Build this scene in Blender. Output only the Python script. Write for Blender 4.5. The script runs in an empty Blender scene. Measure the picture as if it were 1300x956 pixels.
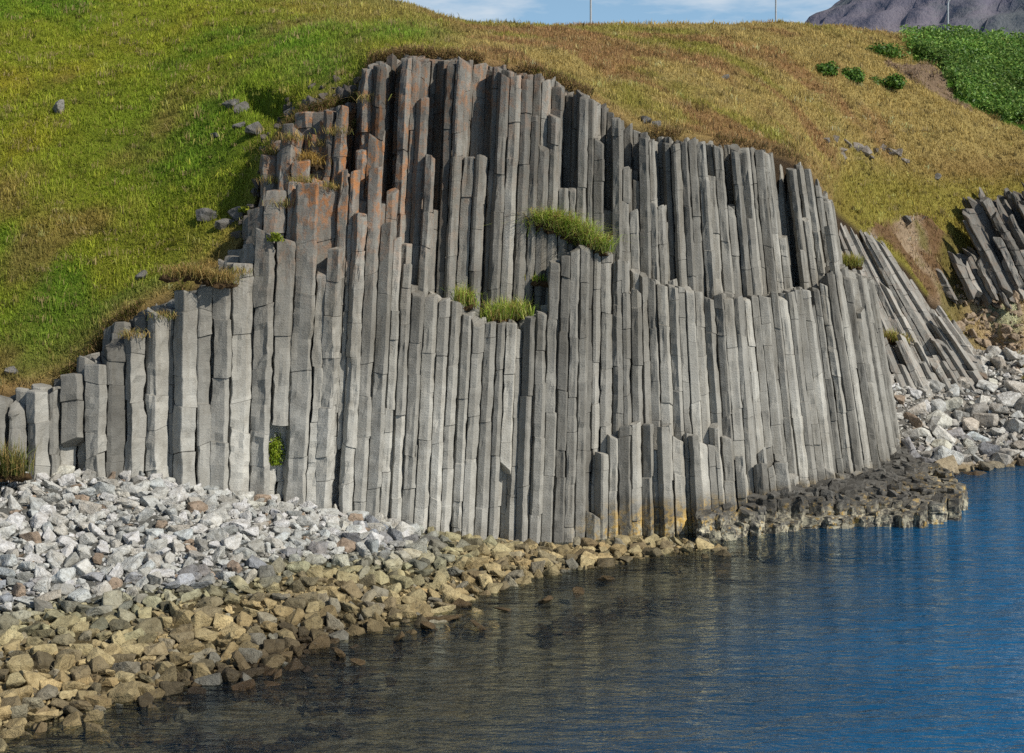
import bpy, bmesh, math, random
import numpy as np
from mathutils import Vector, Matrix
from mathutils.bvhtree import BVHTree

rng = np.random.default_rng(11)
random.seed(11)
scene = bpy.context.scene
COL = scene.collection
F, HOR, CAMZ = 2000.0, 300.0, 7.0          # focal length in photo pixels, horizon row, eye height (m)


def W(px, py, Y):
    """photo pixel at depth Y -> metres"""
    return np.array([(px - 650.0) / F * Y, Y, CAMZ + (HOR - py) / F * Y])


def to_px(X, Y):
    return 650.0 + F * X / Y


def to_py(Z, Y):
    return HOR - F * (Z - CAMZ) / Y


def tab(rows):
    a = np.array(rows, float)
    return lambda u: np.interp(u, a[:, 0], a[:, 1])


def sstep(a, b, x):
    t = np.clip((x - a) / (b - a), 0, 1)
    return t * t * (3 - 2 * t)


# ------------------------------------------------------------------ noise
def _hash(i, j, k, seed):
    h = (i * 374761393 + j * 668265263 + k * 2147483647 + seed * 974634777) & 0xFFFFFFFF
    h = ((h ^ (h >> 13)) * 1274126177) & 0xFFFFFFFF
    h = ((h ^ (h >> 16)) * 2246822519) & 0xFFFFFFFF
    return ((h ^ (h >> 15)) & 0xFFFFFF) / float(0xFFFFFF)


def vnoise(P, seed=0):
    P = np.asarray(P, float)
    I = np.floor(P).astype(np.int64)
    f = P - I
    u = f * f * (3 - 2 * f)
    out = np.zeros(len(P))
    for a in (0, 1):
        for b in (0, 1):
            for c in (0, 1):
                w = (u[:, 0] if a else 1 - u[:, 0]) * (u[:, 1] if b else 1 - u[:, 1]) * (u[:, 2] if c else 1 - u[:, 2])
                out += w * _hash(I[:, 0] + a, I[:, 1] + b, I[:, 2] + c, seed)
    return out * 2 - 1


def fbm(P, octs=4, seed=0, gain=.5):
    P = np.asarray(P, float)
    s, a, t = 0, 1.0, 0
    for o in range(octs):
        s = s + a * vnoise(P * (2.03 ** o) + 17.3 * o, seed + o)
        t += a
        a *= gain
    return s / t


def n2(X, Y, sc, octs=3, seed=0):
    X = np.asarray(X, float); Y = np.asarray(Y, float)
    return fbm(np.stack([X.ravel() * sc, Y.ravel() * sc, np.zeros(X.size)], 1), octs, seed).reshape(X.shape)


# ------------------------------------------------------------------ mesh plumbing
def mesh_from(name, V, F3=None, F4=None, polys=None, mat=None, attrs=None, smooth=False):
    V = np.asarray(V, np.float32)
    me = bpy.data.meshes.new(name)
    loops, tot = [], []
    if F4 is not None and len(F4):
        F4 = np.asarray(F4, np.int32); loops.append(F4.ravel()); tot.append(np.full(len(F4), 4, np.int32))
    if F3 is not None and len(F3):
        F3 = np.asarray(F3, np.int32); loops.append(F3.ravel()); tot.append(np.full(len(F3), 3, np.int32))
    if polys:
        for p in polys:
            loops.append(np.asarray(p, np.int32)); tot.append(np.array([len(p)], np.int32))
    loops = np.concatenate(loops); tot = np.concatenate(tot)
    st = np.concatenate([[0], np.cumsum(tot)[:-1]]).astype(np.int32)
    me.vertices.add(len(V)); me.vertices.foreach_set('co', V.ravel())
    me.loops.add(len(loops)); me.loops.foreach_set('vertex_index', loops)
    me.polygons.add(len(tot)); me.polygons.foreach_set('loop_start', st); me.polygons.foreach_set('loop_total', tot)
    me.polygons.foreach_set('use_smooth', np.full(len(tot), smooth, bool))
    for k, a in (attrs or {}).items():
        a = np.asarray(a, np.float32)
        if a.shape[1] == 3:
            a = np.concatenate([a, np.ones((len(a), 1), np.float32)], 1)
        at = me.attributes.new(k, 'FLOAT_COLOR', 'POINT')
        at.data.foreach_set('color', a.ravel())
    me.update(calc_edges=True)
    me.validate()
    if mat:
        me.materials.append(mat)
    return me


def link(name, me, parent=None, loc=(0, 0, 0)):
    o = bpy.data.objects.new(name, me)
    COL.objects.link(o)
    o.location = loc
    if parent:
        o.parent = parent
    return o


def tag(o, label=None, cat=None, group=None, kind=None):
    if label: o['label'] = label
    if cat: o['category'] = cat
    if group: o['group'] = group
    if kind: o['kind'] = kind
    return o


def empty(name, loc):
    return link(name, None, None, loc)


# ------------------------------------------------------------------ materials
class NT:
    def __init__(s, name):
        s.m = bpy.data.materials.new(name); s.m.use_nodes = True
        s.t = s.m.node_tree; s.t.nodes.clear()
        s.out = s.t.nodes.new('ShaderNodeOutputMaterial')

    def n(s, typ, ins=None, **kw):
        x = s.t.nodes.new('ShaderNode' + typ)
        for k, v in kw.items(): setattr(x, k, v)
        for k, v in (ins or {}).items():
            if isinstance(v, bpy.types.NodeSocket): s.t.links.new(v, x.inputs[k])
            else: x.inputs[k].default_value = v
        return x

    def noise(s, vec, scale, detail=4, rough=.55, dist=0):
        return s.n('TexNoise', {'Vector': vec, 'Scale': scale, 'Detail': detail, 'Roughness': rough, 'Distortion': dist}).outputs['Fac']

    def mp(s, vec, sc, rot=(0, 0, 0)):
        return s.n('Mapping', {'Vector': vec, 'Scale': sc, 'Rotation': rot}).outputs[0]

    def rng(s, v, a, b, c=0., d=1.):
        return s.n('MapRange', {'Value': v, 'From Min': a, 'From Max': b, 'To Min': c, 'To Max': d}).outputs[0]

    def math(s, op, a, b=0.):
        return s.n('Math', {0: a, 1: b}, operation=op).outputs[0]

    def mix(s, f, a, b, mode='MIX'):
        x = s.t.nodes.new('ShaderNodeMix'); x.data_type = 'RGBA'; x.blend_type = mode
        for i, v in ((0, f), (6, a), (7, b)):
            if isinstance(v, bpy.types.NodeSocket): s.t.links.new(v, x.inputs[i])
            else: x.inputs[i].default_value = (*v, 1) if isinstance(v, tuple) and len(v) == 3 else v
        return x.outputs[2]

    def surf(s, sh): s.t.links.new(sh, s.out.inputs['Surface']); return s.m


def mat_basalt(name, base=(.226, .216, .19), stain=1.0):
    g = NT(name)
    pos = g.n('NewGeometry').outputs['Position']
    at = g.n('Attribute', attribute_name='Mask')
    sep = g.n('SeparateColor', {'Color': at.outputs['Color']})
    R, G, B, T = sep.outputs[0], sep.outputs[1], sep.outputs[2], at.outputs['Alpha']
    big = g.noise(pos, 1.1, 5)
    streak = g.noise(g.mp(pos, (5, 5, .5)), 1.0, 5, .6)
    stri = g.noise(g.mp(pos, (1.6, 1.6, 26)), 1.0, 4, .65)
    fine = g.noise(pos, 28, 5, .7)
    pit = g.noise(pos, 75, 2, .6)
    c = g.mix(g.rng(big, .3, .7), (base[0] * .64, base[1] * .62, base[2] * .60), tuple(x * 1.25 for x in base))
    c = g.mix(g.math('MULTIPLY', g.rng(streak, .48, .64), .8), c, (base[0] * .62, base[1] * .58, base[2] * .52))
    c = g.mix(g.math('MULTIPLY', g.rng(g.noise(g.mp(pos, (9, 9, 1.2)), 1.0, 4), .56, .7), .35), c, (.36, .352, .325))
    c = g.mix(g.rng(stri, .42, .78, 0, .09), c, (base[0] * .6, base[1] * .58, base[2] * .55))
    c = g.mix(g.rng(fine, .3, .75, 0, .28), c, (.38, .372, .345))
    # bleached rock near the scree
    c = g.mix(g.math('MULTIPLY', G, g.rng(g.noise(pos, 2.6, 5, .6), .3, .62, .25, .95)), c, (.42, .412, .38))
    # brown and orange lichen
    ln = g.noise(pos, 4.2, 6, .68, .3)
    c = g.mix(g.math('MULTIPLY', R, g.rng(ln, .36, .6, 0, .6)), c, (.15, .115, .095))
    c = g.mix(g.math('MULTIPLY', R, g.rng(g.noise(g.mp(pos, (1.2, 1.2, .8)), 4.2, 7, .74, .2), .49, .59, 0, .85)), c, (.40, .17, .06))
    # white droppings / lichen specks
    c = g.mix(g.rng(g.noise(g.mp(pos, (14, 14, 3)), 1.0, 3), .74, .8, 0, .5), c, (.5, .5, .47))
    # tide band: dark wet rock, yellow weed
    c = g.mix(g.math('MULTIPLY', B, .86), c, (.045, .042, .036))
    wz = g.n('SeparateXYZ', {'Vector': pos}).outputs[2]
    weed = g.math('MULTIPLY', g.rng(wz, 1.0 if stain <= 1 else .75, .3), g.rng(g.noise(pos, 4.3, 7, .75), *((.46, .57) if stain <= 1 else (.54, .66))))
    weed = g.math('MULTIPLY', weed, g.math('MULTIPLY', g.rng(B, .05, .4), stain))
    c = g.mix(weed, c, (.40, .27, .085))
    weed2 = g.math('MULTIPLY', g.rng(wz, .55, .1), g.rng(g.noise(pos, 7.1, 6, .75), .47, .57))
    c = g.mix(g.math('MULTIPLY', weed2, g.math('MULTIPLY', g.rng(B, .05, .4), stain * .9)), c, (.38, .35, .26))
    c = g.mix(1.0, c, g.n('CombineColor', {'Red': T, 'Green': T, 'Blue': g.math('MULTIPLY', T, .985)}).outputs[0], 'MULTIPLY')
    h = g.math('ADD', g.math('MULTIPLY', stri, .22), g.math('ADD', g.math('MULTIPLY', fine, .65), g.math('MULTIPLY', pit, .22)))
    bp = g.n('Bump', {'Height': h, 'Strength': .75, 'Distance': .035})
    b = g.n('BsdfPrincipled', {'Base Color': c, 'Roughness': .88, 'Specular IOR Level': .25, 'Normal': bp.outputs[0]})
    return g.surf(b.outputs[0])


def mat_rock():
    g = NT('beach_stone')
    pos = g.n('NewGeometry').outputs['Position']
    at = g.n('Attribute', attribute_name='Col')
    wet = at.outputs['Alpha']
    a = g.noise(pos, 7, 5, .62); f = g.noise(pos, 40, 4, .7)
    c = g.mix(g.rng(a, .35, .65, 0, .75), at.outputs['Color'], g.mix(1., at.outputs['Color'], (.52, .49, .44), 'MULTIPLY'))
    c = g.mix(g.rng(f, .4, .7, 0, .7), c, g.mix(1., c, (1.35, 1.33, 1.28), 'MULTIPLY'))
    c = g.mix(g.rng(g.noise(pos, 16, 4), .6, .68, 0, .6), c, (.07, .065, .05))
    bp = g.n('Bump', {'Height': g.math('ADD', a, g.math('MULTIPLY', f, .5)), 'Strength': 1.0, 'Distance': .06})
    b = g.n('BsdfPrincipled', {'Base Color': c, 'Roughness': g.rng(wet, 0., 1., .35, .85), 'Specular IOR Level': .3, 'Normal': bp.outputs[0]})
    return g.surf(b.outputs[0])


def mat_vcol(name, trans=.35, rough=.7):
    g = NT(name)
    at = g.n('Attribute', attribute_name='Col').outputs['Color']
    d = g.n('BsdfPrincipled', {'Base Color': at, 'Roughness': rough, 'Specular IOR Level': .25})
    t = g.n('BsdfTranslucent', {'Color': at})
    return g.surf(g.n('MixShader', {0: trans, 1: d.outputs[0], 2: t.outputs[0]}).outputs[0])


def mat_ground(name, dark=.75):
    g = NT(name)
    pos = g.n('NewGeometry').outputs['Position']
    at = g.n('Attribute', attribute_name='Col').outputs['Color']
    a = g.noise(pos, 3, 6, .7); f = g.noise(pos, 22, 5, .75)
    c = g.mix(g.rng(a, .35, .7, 0, .6), at, g.mix(1., at, (.55, .55, .5), 'MULTIPLY'))
    c = g.mix(g.rng(f, .35, .7, 0, .7), c, g.mix(1., c, (dark * .7, dark * .65, dark * .55), 'MULTIPLY'))
    bp = g.n('Bump', {'Height': g.math('ADD', a, f), 'Strength': .9, 'Distance': .12})
    b = g.n('BsdfPrincipled', {'Base Color': c, 'Roughness': .95, 'Specular IOR Level': .1, 'Normal': bp.outputs[0]})
    return g.surf(b.outputs[0])


def mat_water():
    g = NT('sea_water')
    pos = g.n('NewGeometry').outputs['Position']
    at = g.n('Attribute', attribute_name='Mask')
    blue_src = g.n('SeparateColor', {'Color': at.outputs['Color']}).outputs[0]
    w1 = g.noise(g.mp(pos, (.35, .9, 1), (0, 0, .15)), 1.0, 3, .55, .4)
    w2 = g.noise(g.mp(pos, (1.5, 3.8, 1), (0, 0, -.08)), 1.0, 4, .6, .5)
    w3 = g.noise(g.mp(pos, (4.5, 8.5, 1), (0, 0, .1)), 1.0, 3, .6)
    h = g.math('ADD', g.math('MULTIPLY', w1, .55), g.math('ADD', g.math('MULTIPLY', w2, .34), g.math('MULTIPLY', w3, .05)))
    bp = g.n('Bump', {'Height': h, 'Strength': 1.0, 'Distance': .36}).outputs[0]
    deep_and_sky = g.n('BsdfDiffuse', {'Color': (.008, .092, .215, 1), 'Normal': bp})  # deep water and reflected sky put into one diffuse blue
    cc = g.mix(g.rng(w2, .35, .65), (.6, .59, .49), (1.0, .98, .86))  # ripple light and dark put into the clear water's tint
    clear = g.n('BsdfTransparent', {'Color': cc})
    body = g.n('MixShader', {0: blue_src, 1: clear.outputs[0], 2: deep_and_sky.outputs[0]})
    gl = g.n('BsdfGlossy', {'Color': (.82, .93, 1, 1), 'Roughness': .03, 'Normal': bp})
    fr = g.math('MULTIPLY', g.n('Fresnel', {'IOR': 1.33, 'Normal': bp}).outputs[0], .8)
    return g.surf(g.n('MixShader', {0: fr, 1: body.outputs[0], 2: gl.outputs[0]}).outputs[0])


M_CLIFF = mat_basalt('weathered_basalt')
M_FAN = mat_basalt('fractured_basalt', (.225, .216, .195))
M_REEF = mat_basalt('tidal_basalt', (.11, .105, .095), 1.5)
M_ROCK = mat_rock()
M_BLADE = mat_vcol('grass_blades', .4)
M_LEAF = mat_vcol('leaves', .3, .5)
M_HILL = mat_ground('turf')
M_BEACH = mat_ground('beach_gravel')
M_WATER = mat_water()

# ------------------------------------------------------------------ master curves (photo column -> depth, crest row ...)
BASE_Y = tab([(-300, 30.5), (-60, 32.0), (0, 32.6), (100, 33.2), (200, 33.7), (330, 34.1), (450, 34.7), (560, 35.3), (650, 35.8), (770, 36.3),
              (880, 37.0), (950, 37.7), (1000, 38.4), (1060, 39.6), (1100, 41.0), (1125, 43.0), (1138, 46.5), (1142, 50)])
CREST = tab([(-300, 545), (-100, 505), (0, 493), (75, 478), (110, 452), (140, 410), (185, 384), (235, 362), (285, 338), (315, 290), (335, 205), (360, 160), (385, 140),
             (455, 122), (470, 74), (520, 64), (600, 71), (690, 91), (750, 116), (800, 154), (830, 166), (900, 173), (960, 183), (1000, 193),
             (1025, 206), (1050, 246), (1064, 266), (1090, 286), (1120, 306), (1150, 334), (1185, 382), (1215, 414), (1240, 456), (1262, 488), (1300, 484), (1420, 478), (1700, 470)])
EDGE_D = tab([(-300, 1.0), (285, 1.1), (330, 1.7), (460, 2.0), (500, 1.8), (1050, 1.7)])


TOP_Y = tab([(-300, 31.6), (0, 33.8), (285, 35.2), (330, 36.0), (460, 37.0), (500, 36.9), (600, 37.4), (700, 37.9), (800, 38.5), (900, 39.5), (950, 40.6), (1000, 42.1), (1044, 43.7), (1100, 45)])


def crest_depth(u):
    u = np.asarray(u, float)
    fan = np.interp(u, [1044, 1066, 1090, 1150, 1215, 1262, 1300, 1420, 1700], [43.7, 53.2, 54.0, 55.7, 56.5, 55.8, 53.6, 54.5, 60])
    return np.where(u < 1044, TOP_Y(u), fan)


# ------------------------------------------------------------------ the hillside (thin plate spline through surveyed points)
def tps_fit(P, z, lam=1e-3):
    n = len(P)
    d2 = ((P[:, None] - P[None]) ** 2).sum(-1)
    K = .5 * d2 * np.log(d2 + 1e-9) + lam * np.eye(n) * 50
    A = np.zeros((n + 3, n + 3)); A[:n, :n] = K; A[:n, n] = 1; A[:n, n + 1:] = P; A[n, :n] = 1; A[n + 1:, :n] = P.T
    s = np.linalg.solve(A, np.concatenate([z, np.zeros(3)]))

    def ev(X, Y):
        X = np.asarray(X, float); sh = X.shape
        Q = np.stack([X.ravel(), np.asarray(Y, float).ravel()], 1)
        out = np.empty(len(Q))
        for i in range(0, len(Q), 20000):
            q = Q[i:i + 20000]
            e2 = ((q[:, None] - P[None]) ** 2).sum(-1)
            out[i:i + 20000] = (.5 * e2 * np.log(e2 + 1e-9)) @ s[:n] + s[n] + q @ s[n + 1:]
        return out.reshape(sh)
    return ev


HN = {-300: [(36, 330), (40, 200), (44, 110), (50, 0), (58, -60), (80, -10)], 0: [(36, 400), (39, 252), (44, 110), (50, -10), (58, -60), (80, -5)],
      200: [(36.5, 320), (39.5, 215), (44, 100), (50, 10), (58, -50), (80, 10)], 330: [(38, 168), (40.5, 110), (44.5, 55), (50, 5), (58, -30), (80, 20)],
      400: [(38, 110), (40.5, 80), (45, 40), (50, 10), (58, -10), (80, 35)], 470: [(38.5, 62), (41, 50), (45, 30), (50, 12), (58, -3), (80, 45)],
      520: [(38.8, 57), (41, 45), (45, 28), (50, 14), (57, 5), (80, 52)], 560: [(39, 60), (42, 50), (47, 38), (52, 27), (60, 20), (82, 60)], 600: [(39, 63), (42, 54), (47, 45), (53, 37), (62, 31), (85, 65)],
      700: [(39.5, 82), (43, 66), (48, 52), (55, 40), (66, 32.5), (88, 65)], 800: [(40, 137), (44, 106), (50, 74), (58, 48), (69, 31), (90, 62)],
      900: [(41.5, 158), (45.5, 128), (51, 90), (59, 55), (70, 31), (90, 62)], 1000: [(43.6, 188), (47.5, 172), (53, 135), (62, 76), (73, 28), (92, 60)],
      1050: [(45.5, 246), (48, 242), (53, 200), (63, 92), (73.5, 31), (93, 60)], 1066: [(54.2, 240), (55.6, 208), (58.0, 156), (64, 86), (74, 32), (94, 60)],
      1150: [(56.2, 318), (57.3, 292), (59.2, 240), (65, 125), (76, 44), (96, 70)], 1215: [(57.2, 385), (58.2, 345), (60.5, 262), (67, 130), (77, 47), (97, 75)],
      1262: [(57, 440), (58, 370), (61, 280), (68, 150), (78, 50), (98, 78)], 1300: [(55.5, 455), (57.5, 400), (61.5, 290), (68, 165), (80, 52), (100, 80)],
      1420: [(56.5, 450), (58.5, 395), (62, 290), (68, 170), (82, 58), (102, 85)], 1900: [(62, 440), (65, 390), (70, 290), (76, 180), (90, 65), (110, 90)]}
_ku = np.array(sorted(HN), float)
_kn = np.array([HN[k] for k in sorted(HN)], float)


def hill_z(X, Y):
    """surveyed profile lines, interpolated between neighbouring lines"""
    X = np.asarray(X, float); sh = X.shape; X = X.ravel(); Y = np.asarray(Y, float).ravel()
    u = to_px(X, Y)
    ny = [crest_depth(u)] + [np.interp(u, _ku, _kn[:, k, 0]) for k in range(6)]
    nz = [CAMZ + (HOR - CREST(u)) / F * ny[0]] + [CAMZ + (HOR - np.interp(u, _ku, _kn[:, k, 1])) / F * ny[k + 1] for k in range(6)]
    for k in range(1, 7): ny[k] = np.maximum(ny[k], ny[k - 1] + .2)
    z = np.where(Y <= ny[0], nz[0], nz[6])
    for k in range(6):
        m = (Y > ny[k]) & (Y <= ny[k + 1])
        t = (Y - ny[k]) / (ny[k + 1] - ny[k])
        z = np.where(m, nz[k] + (nz[k + 1] - nz[k]) * t, z)
    return z.reshape(sh)


def in_poly(px, py, poly):
    px = np.asarray(px); py = np.asarray(py)
    inside = np.zeros(px.shape, bool)
    j = len(poly) - 1
    for i in range(len(poly)):
        xi, yi = poly[i]; xj, yj = poly[j]
        inside ^= ((yi > py) != (yj > py)) & (px < (xj - xi) * (py - yi) / (yj - yi + 1e-9) + xi)
        j = i
    return inside


SOIL = [(1100, 292), (1130, 280), (1165, 272), (1200, 295), (1230, 330), (1262, 352), (1320, 365), (1320, 480), (1262, 488), (1240, 455), (1215, 412), (1185, 380), (1150, 332), (1120, 305)]
LUSH = [(1148, 50), (1180, 45), (1240, 50), (1320, 55), (1580, 64), (1580, 205), (1320, 172), (1270, 150), (1225, 128), (1205, 110), (1195, 88), (1165, 78)]
SCREE = [(1185, 84), (1215, 112), (1238, 140), (1190, 120), (1155, 100), (1120, 78), (1150, 82)]


def hill_colour(X, Y, Z, t):
    """albedo of the turf at a point; t = metres inland from the crest"""
    px, py = to_px(X, Y), to_py(Z, Y)
    a = n2(X, Y, .16, 4, 3); b = n2(X, Y, .7, 4, 5); c = n2(X, Y, .35, 3, 9)
    green = np.array([.155, .19, .02]); lush = np.array([.075, .15, .014]); yel = np.array([.21, .20, .022])
    gold = np.array([.25, .205, .085]); rust = np.array([.20, .125, .065]); brown = np.array([.16, .10, .05]); olive = np.array([.16, .16, .035])
    L = lambda p, q, f: p + (q - p) * f[..., None]
    left = L(np.broadcast_to(green, X.shape + (3,)), yel, sstep(-.1, .45, a + .45 * b))
    left = L(left, lush, .85 * sstep(.0, .4, c + .4 * b))
    dpatch = np.exp(-(((px - 250) / 130) ** 2 + ((py - 190) / 90) ** 2))
    left = L(left, lush, .75 * np.clip(dpatch * (1 + b), 0, 1))
    left = L(left, brown * 1.2, .55 * sstep(.12, .5, n2(X, Y, .45, 4, 21)))
    left = L(left, yel * .95, .6 * sstep(130, 0, py) * sstep(-.3, .4, a + b))
    left = L(left, gold * .8, .7 * sstep(60, -10, py - .02 * px) * sstep(250, 500, px))
    right = L(np.broadcast_to(gold, X.shape + (3,)), olive, .9 * sstep(-.1, .35, a + .6 * b))
    right = L(right, rust, .9 * sstep(.05, .4, c - .3 * b + .35 * np.exp(-((px - 640) / 110) ** 2)))
    right = L(right, np.array([.17, .165, .03]), .75 * sstep(190, 240, py) * sstep(1020, 1080, px))
    right = L(right, rust * .9, .5 * np.exp(-((py - 215) / 18) ** 2) * sstep(1130, 1200, px))
    col = L(left, right, sstep(470, 600, px + 40 * b))
    wedge = np.exp(-(((px - 510) / 60) ** 2 + ((py - 42) / 14) ** 2)) + np.exp(-(((px - 410) / 70) ** 2 + ((py - 85) / 40) ** 2))
    col = L(col, lush * 1.15, .8 * np.clip(wedge, 0, 1))
    edge = np.exp(-t / .55) * sstep(-.5, .2, b + .25)
    col = L(col, np.array([.24, .165, .085]), .8 * np.clip(edge, 0, 1) * (px < 1060))
    # bare ground
    sm = in_poly(px + 9 * b, py + 9 * a, SOIL).astype(float)
    dd_ = 1.3 * n2(X, Y, 2.2, 4, 77)
    soil = L(np.broadcast_to(np.array([.13, .085, .05]), X.shape + (3,)), np.array([.25, .20, .155]), sstep(-.15, .35, b + .6 * dd_))
    soil = L(soil, np.array([.11, .105, .03]), .8 * sstep(.1, .35, c + .5 * dd_))
    beige = np.exp(-(((px - 1272) / 38) ** 2 + ((py - 395) / 48) ** 2))
    soil = L(soil, np.array([.46, .36, .25]), np.clip(1.4 * beige * (1 + .6 * b), 0, 1))
    col = L(col, soil, sm)
    col = L(col, np.array([.16, .12, .10]), .9 * in_poly(px + 5 * b, py + 4 * a, SCREE))
    col = L(col, np.array([.05, .12, .015]), in_poly(px + 6 * b, py + 4 * a, LUSH) * 1.0)
    bare = np.clip(sm + in_poly(px, py, SCREE), 0, 1)
    return np.clip(col * np.array([1.9, 1.8, 1.6]), 0, .62), bare


us = np.concatenate([np.arange(-420, -60, 10), np.arange(-60, 1360, 4.0), np.arange(1360, 1900, 10)])
ts = np.concatenate([[0], np.cumsum(np.geomspace(.10, .42, 150)), ])
far_t = ts[-1] + np.cumsum(np.geomspace(.6, 60, 60))
ts = np.concatenate([ts, far_t])
UU, TT = np.meshgrid(us, ts, indexing='ij')
HY = crest_depth(UU) + TT
HX = (UU - 650) / F * HY
HZ = hill_z(HX, HY)
for _ in range(6):
    HZ[:, 1:-1] = .25 * HZ[:, :-2] + .5 * HZ[:, 1:-1] + .25 * HZ[:, 2:]
for _ in range(5):
    sm_ = .25 * HZ[:-2, 1:] + .5 * HZ[1:-1, 1:] + .25 * HZ[2:, 1:]
    HZ[1:-1, 1:] = np.where((np.abs(us[1:-1] - 1058) > 34)[:, None], sm_, HZ[1:-1, 1:])
fade = sstep(110, 260, HY)
HZ = HZ * (1 - fade) + 9.0 * fade
near = np.exp(-TT / .8)
HZ += (.16 * n2(HX, HY, .55, 3, 31) + .07 * n2(HX, HY, 1.7, 3, 33)) * (1 - .6 * near) * sstep(140, 90, HY)
# small scarps in the meadow (turf slumps)
for (ax, ay, bx, by, amp) in [(690, 62, 770, 85, .35), (1130, 275, 1235, 345, .5), (330, 112, 385, 138, .7)]:
    pu, pv = to_px(HX, HY), to_py(HZ, HY)
    s = np.clip(((pu - ax) * (bx - ax) + (pv - ay) * (by - ay)) / ((bx - ax) ** 2 + (by - ay) ** 2), 0, 1)
    dv = pv - (ay + s * (by - ay)) - 3 * n2(HX, HY, .9, 2, 40)
    du = pu - (ax + s * (bx - ax))
    HZ -= amp * sstep(-2.5, 3, dv) * np.exp(-np.clip(dv, 0, None) / 26) * np.exp(-(du / 18) ** 2)
HC, HBARE = hill_colour(HX, HY, HZ, TT)
HZ += HBARE * (.42 * n2(HX, HY, 1.1, 4, 171) + .16 * np.abs(n2(HX + .4 * HY, HY * .3, 2.4, 3, 173)))
nu, nt = UU.shape
skirt = np.stack([HX[:, 0], HY[:, 0] + .06, HZ[:, 0] - .28], 1)
skirt2 = np.stack([HX[:, 0], HY[:, 0] + .5, np.minimum(HZ[:, 0] - 4, 0)], 1)
gid = np.arange(nu * nt).reshape(nu, nt)
V = np.concatenate([np.stack([HX, HY, HZ], -1).reshape(-1, 3), skirt, skirt2])
C = np.concatenate([HC.reshape(-1, 3), np.tile([.10, .07, .045], (2 * nu, 1))])
q = np.stack([gid[:-1, :-1], gid[1:, :-1], gid[1:, 1:], gid[:-1, 1:]], -1).reshape(-1, 4)
k1 = nu * nt + np.arange(nu); k2 = k1 + nu
q = np.concatenate([q, np.stack([k1[:-1], k1[1:], gid[1:, 0], gid[:-1, 0]], -1), np.stack([k2[:-1], k2[1:], k1[1:], k1[:-1]], -1)])
hill = tag(link('hillside', mesh_from('hillside', V, F4=q, mat=M_HILL, attrs={'Col': C}, smooth=True)), kind='structure')
hill_bvh = BVHTree.FromPolygons([tuple(v) for v in V[:nu * nt]], [tuple(f) for f in q[:(nu - 1) * (nt - 1)]])


def on_hill(px, py):
    d = Vector(((px - 650) / F, 1, (HOR - py) / F)).normalized()
    h = hill_bvh.ray_cast(Vector((0, 0, CAMZ)), d)
    return np.array(h[0]) if h[0] is not None else None


# ------------------------------------------------------------------ grass blades
def blades(P, h, w, col, lean=.5, tipcol=None, bend=None, az=None):
    """triangular two-step blades: 5 vertices each"""
    n = len(P)
    az = rng.uniform(0, 2 * math.pi, n) if az is None else az
    la = rng.uniform(0, 2 * math.pi, n) if bend is None else bend
    ln = np.abs(rng.normal(0, lean, n)) if np.isscalar(lean) else lean
    side = np.stack([np.cos(az), np.sin(az), np.zeros(n)], 1) * (w * .5)[:, None]
    out = np.stack([np.cos(la), np.sin(la), np.zeros(n)], 1)
    mid = P + np.stack([np.zeros(n), np.zeros(n), h * .55], 1) + out * (ln * h * .25)[:, None]
    tip = P + np.stack([np.zeros(n), np.zeros(n), h * (1 - .35 * np.clip(ln, 0, 2.2))], 1) + out * (ln * h * .9)[:, None]
    V = np.stack([P - side, P + side, mid + side * .8, mid - side * .8, tip], 1).reshape(-1, 3)
    b = np.arange(n)[:, None] * 5
    F4 = b + np.array([[0, 1, 2, 3]]); F3 = b + np.array([[3, 2, 4]])
    tc = col if tipcol is None else tipcol
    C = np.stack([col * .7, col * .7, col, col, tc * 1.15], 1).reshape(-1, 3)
    return V, F3, F4, C


pxg, pyg = to_px(HX, HY), to_py(HZ, HY)
A = np.abs((pxg[1:, :-1] - pxg[:-1, :-1])) * np.clip(pyg[:-1, :-1] - pyg[:-1, 1:], -.2, None)
dX = HY[:-1, :-1] / F * np.diff(UU, axis=0)[:, :-1]; dT = np.diff(TT, axis=1)[:-1]
wa = dX * dT
wgt = np.clip(A, 0, None) ** .6 * wa ** .4 + .04 * wa
wgt *= (HY[:-1, :-1] < 92) & (pyg[:-1, :-1] > -50) & (pxg[:-1, :-1] > -330) & (pxg[:-1, :-1] < 1620) & (A > -.05 * 4)
wgt *= np.where((pxg[:-1, :-1] > -40) & (pxg[:-1, :-1] < 1340), 1, .45)
wgt *= 1 - .72 * HBARE[:-1, :-1]
NB = 370000
p = (wgt / wgt.sum()).ravel()
pick = rng.choice(len(p), NB, p=p)
iu, it = np.unravel_index(pick, wgt.shape)
fu, ft = rng.random(NB), rng.random(NB)


def gl(G):
    if G.ndim == 3: f, g = fu[:, None], ft[:, None]
    else: f, g = fu, ft
    return (G[iu, it] * (1 - f) + G[iu + 1, it] * f) * (1 - g) + (G[iu, it + 1] * (1 - f) + G[iu + 1, it + 1] * f) * g


gx, gy, gz, gt = gl(HX), gl(HY), gl(HZ), gl(TT)
gc = gl(HC)
clump = n2(gx, gy, 2.6, 2, 51); patch = n2(gx, gy, .5, 3, 53)
hh = (.10 + .075 * clump + .05 * patch) * rng.uniform(.5, 1.6, NB) * np.interp(gy, [33, 50, 80], [1, 1.1, 1.5])
hh = np.clip(hh, .04, .5)
gc = gc * rng.uniform(.72, 1.35, NB)[:, None] * (1 + .42 * clump + .18 * patch)[:, None]
straw = rng.random(NB) < np.where(to_px(gx, gy) > 500, .25, .10)
gc[straw] = gc[straw] * .35 + np.array([.40, .30, .10]) * .65
gw = .016 * gy / 36 * rng.uniform(.7, 1.5, NB)
bl = [blades(np.stack([gx, gy, gz - .02], 1), hh, gw, gc, .8)]
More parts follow.
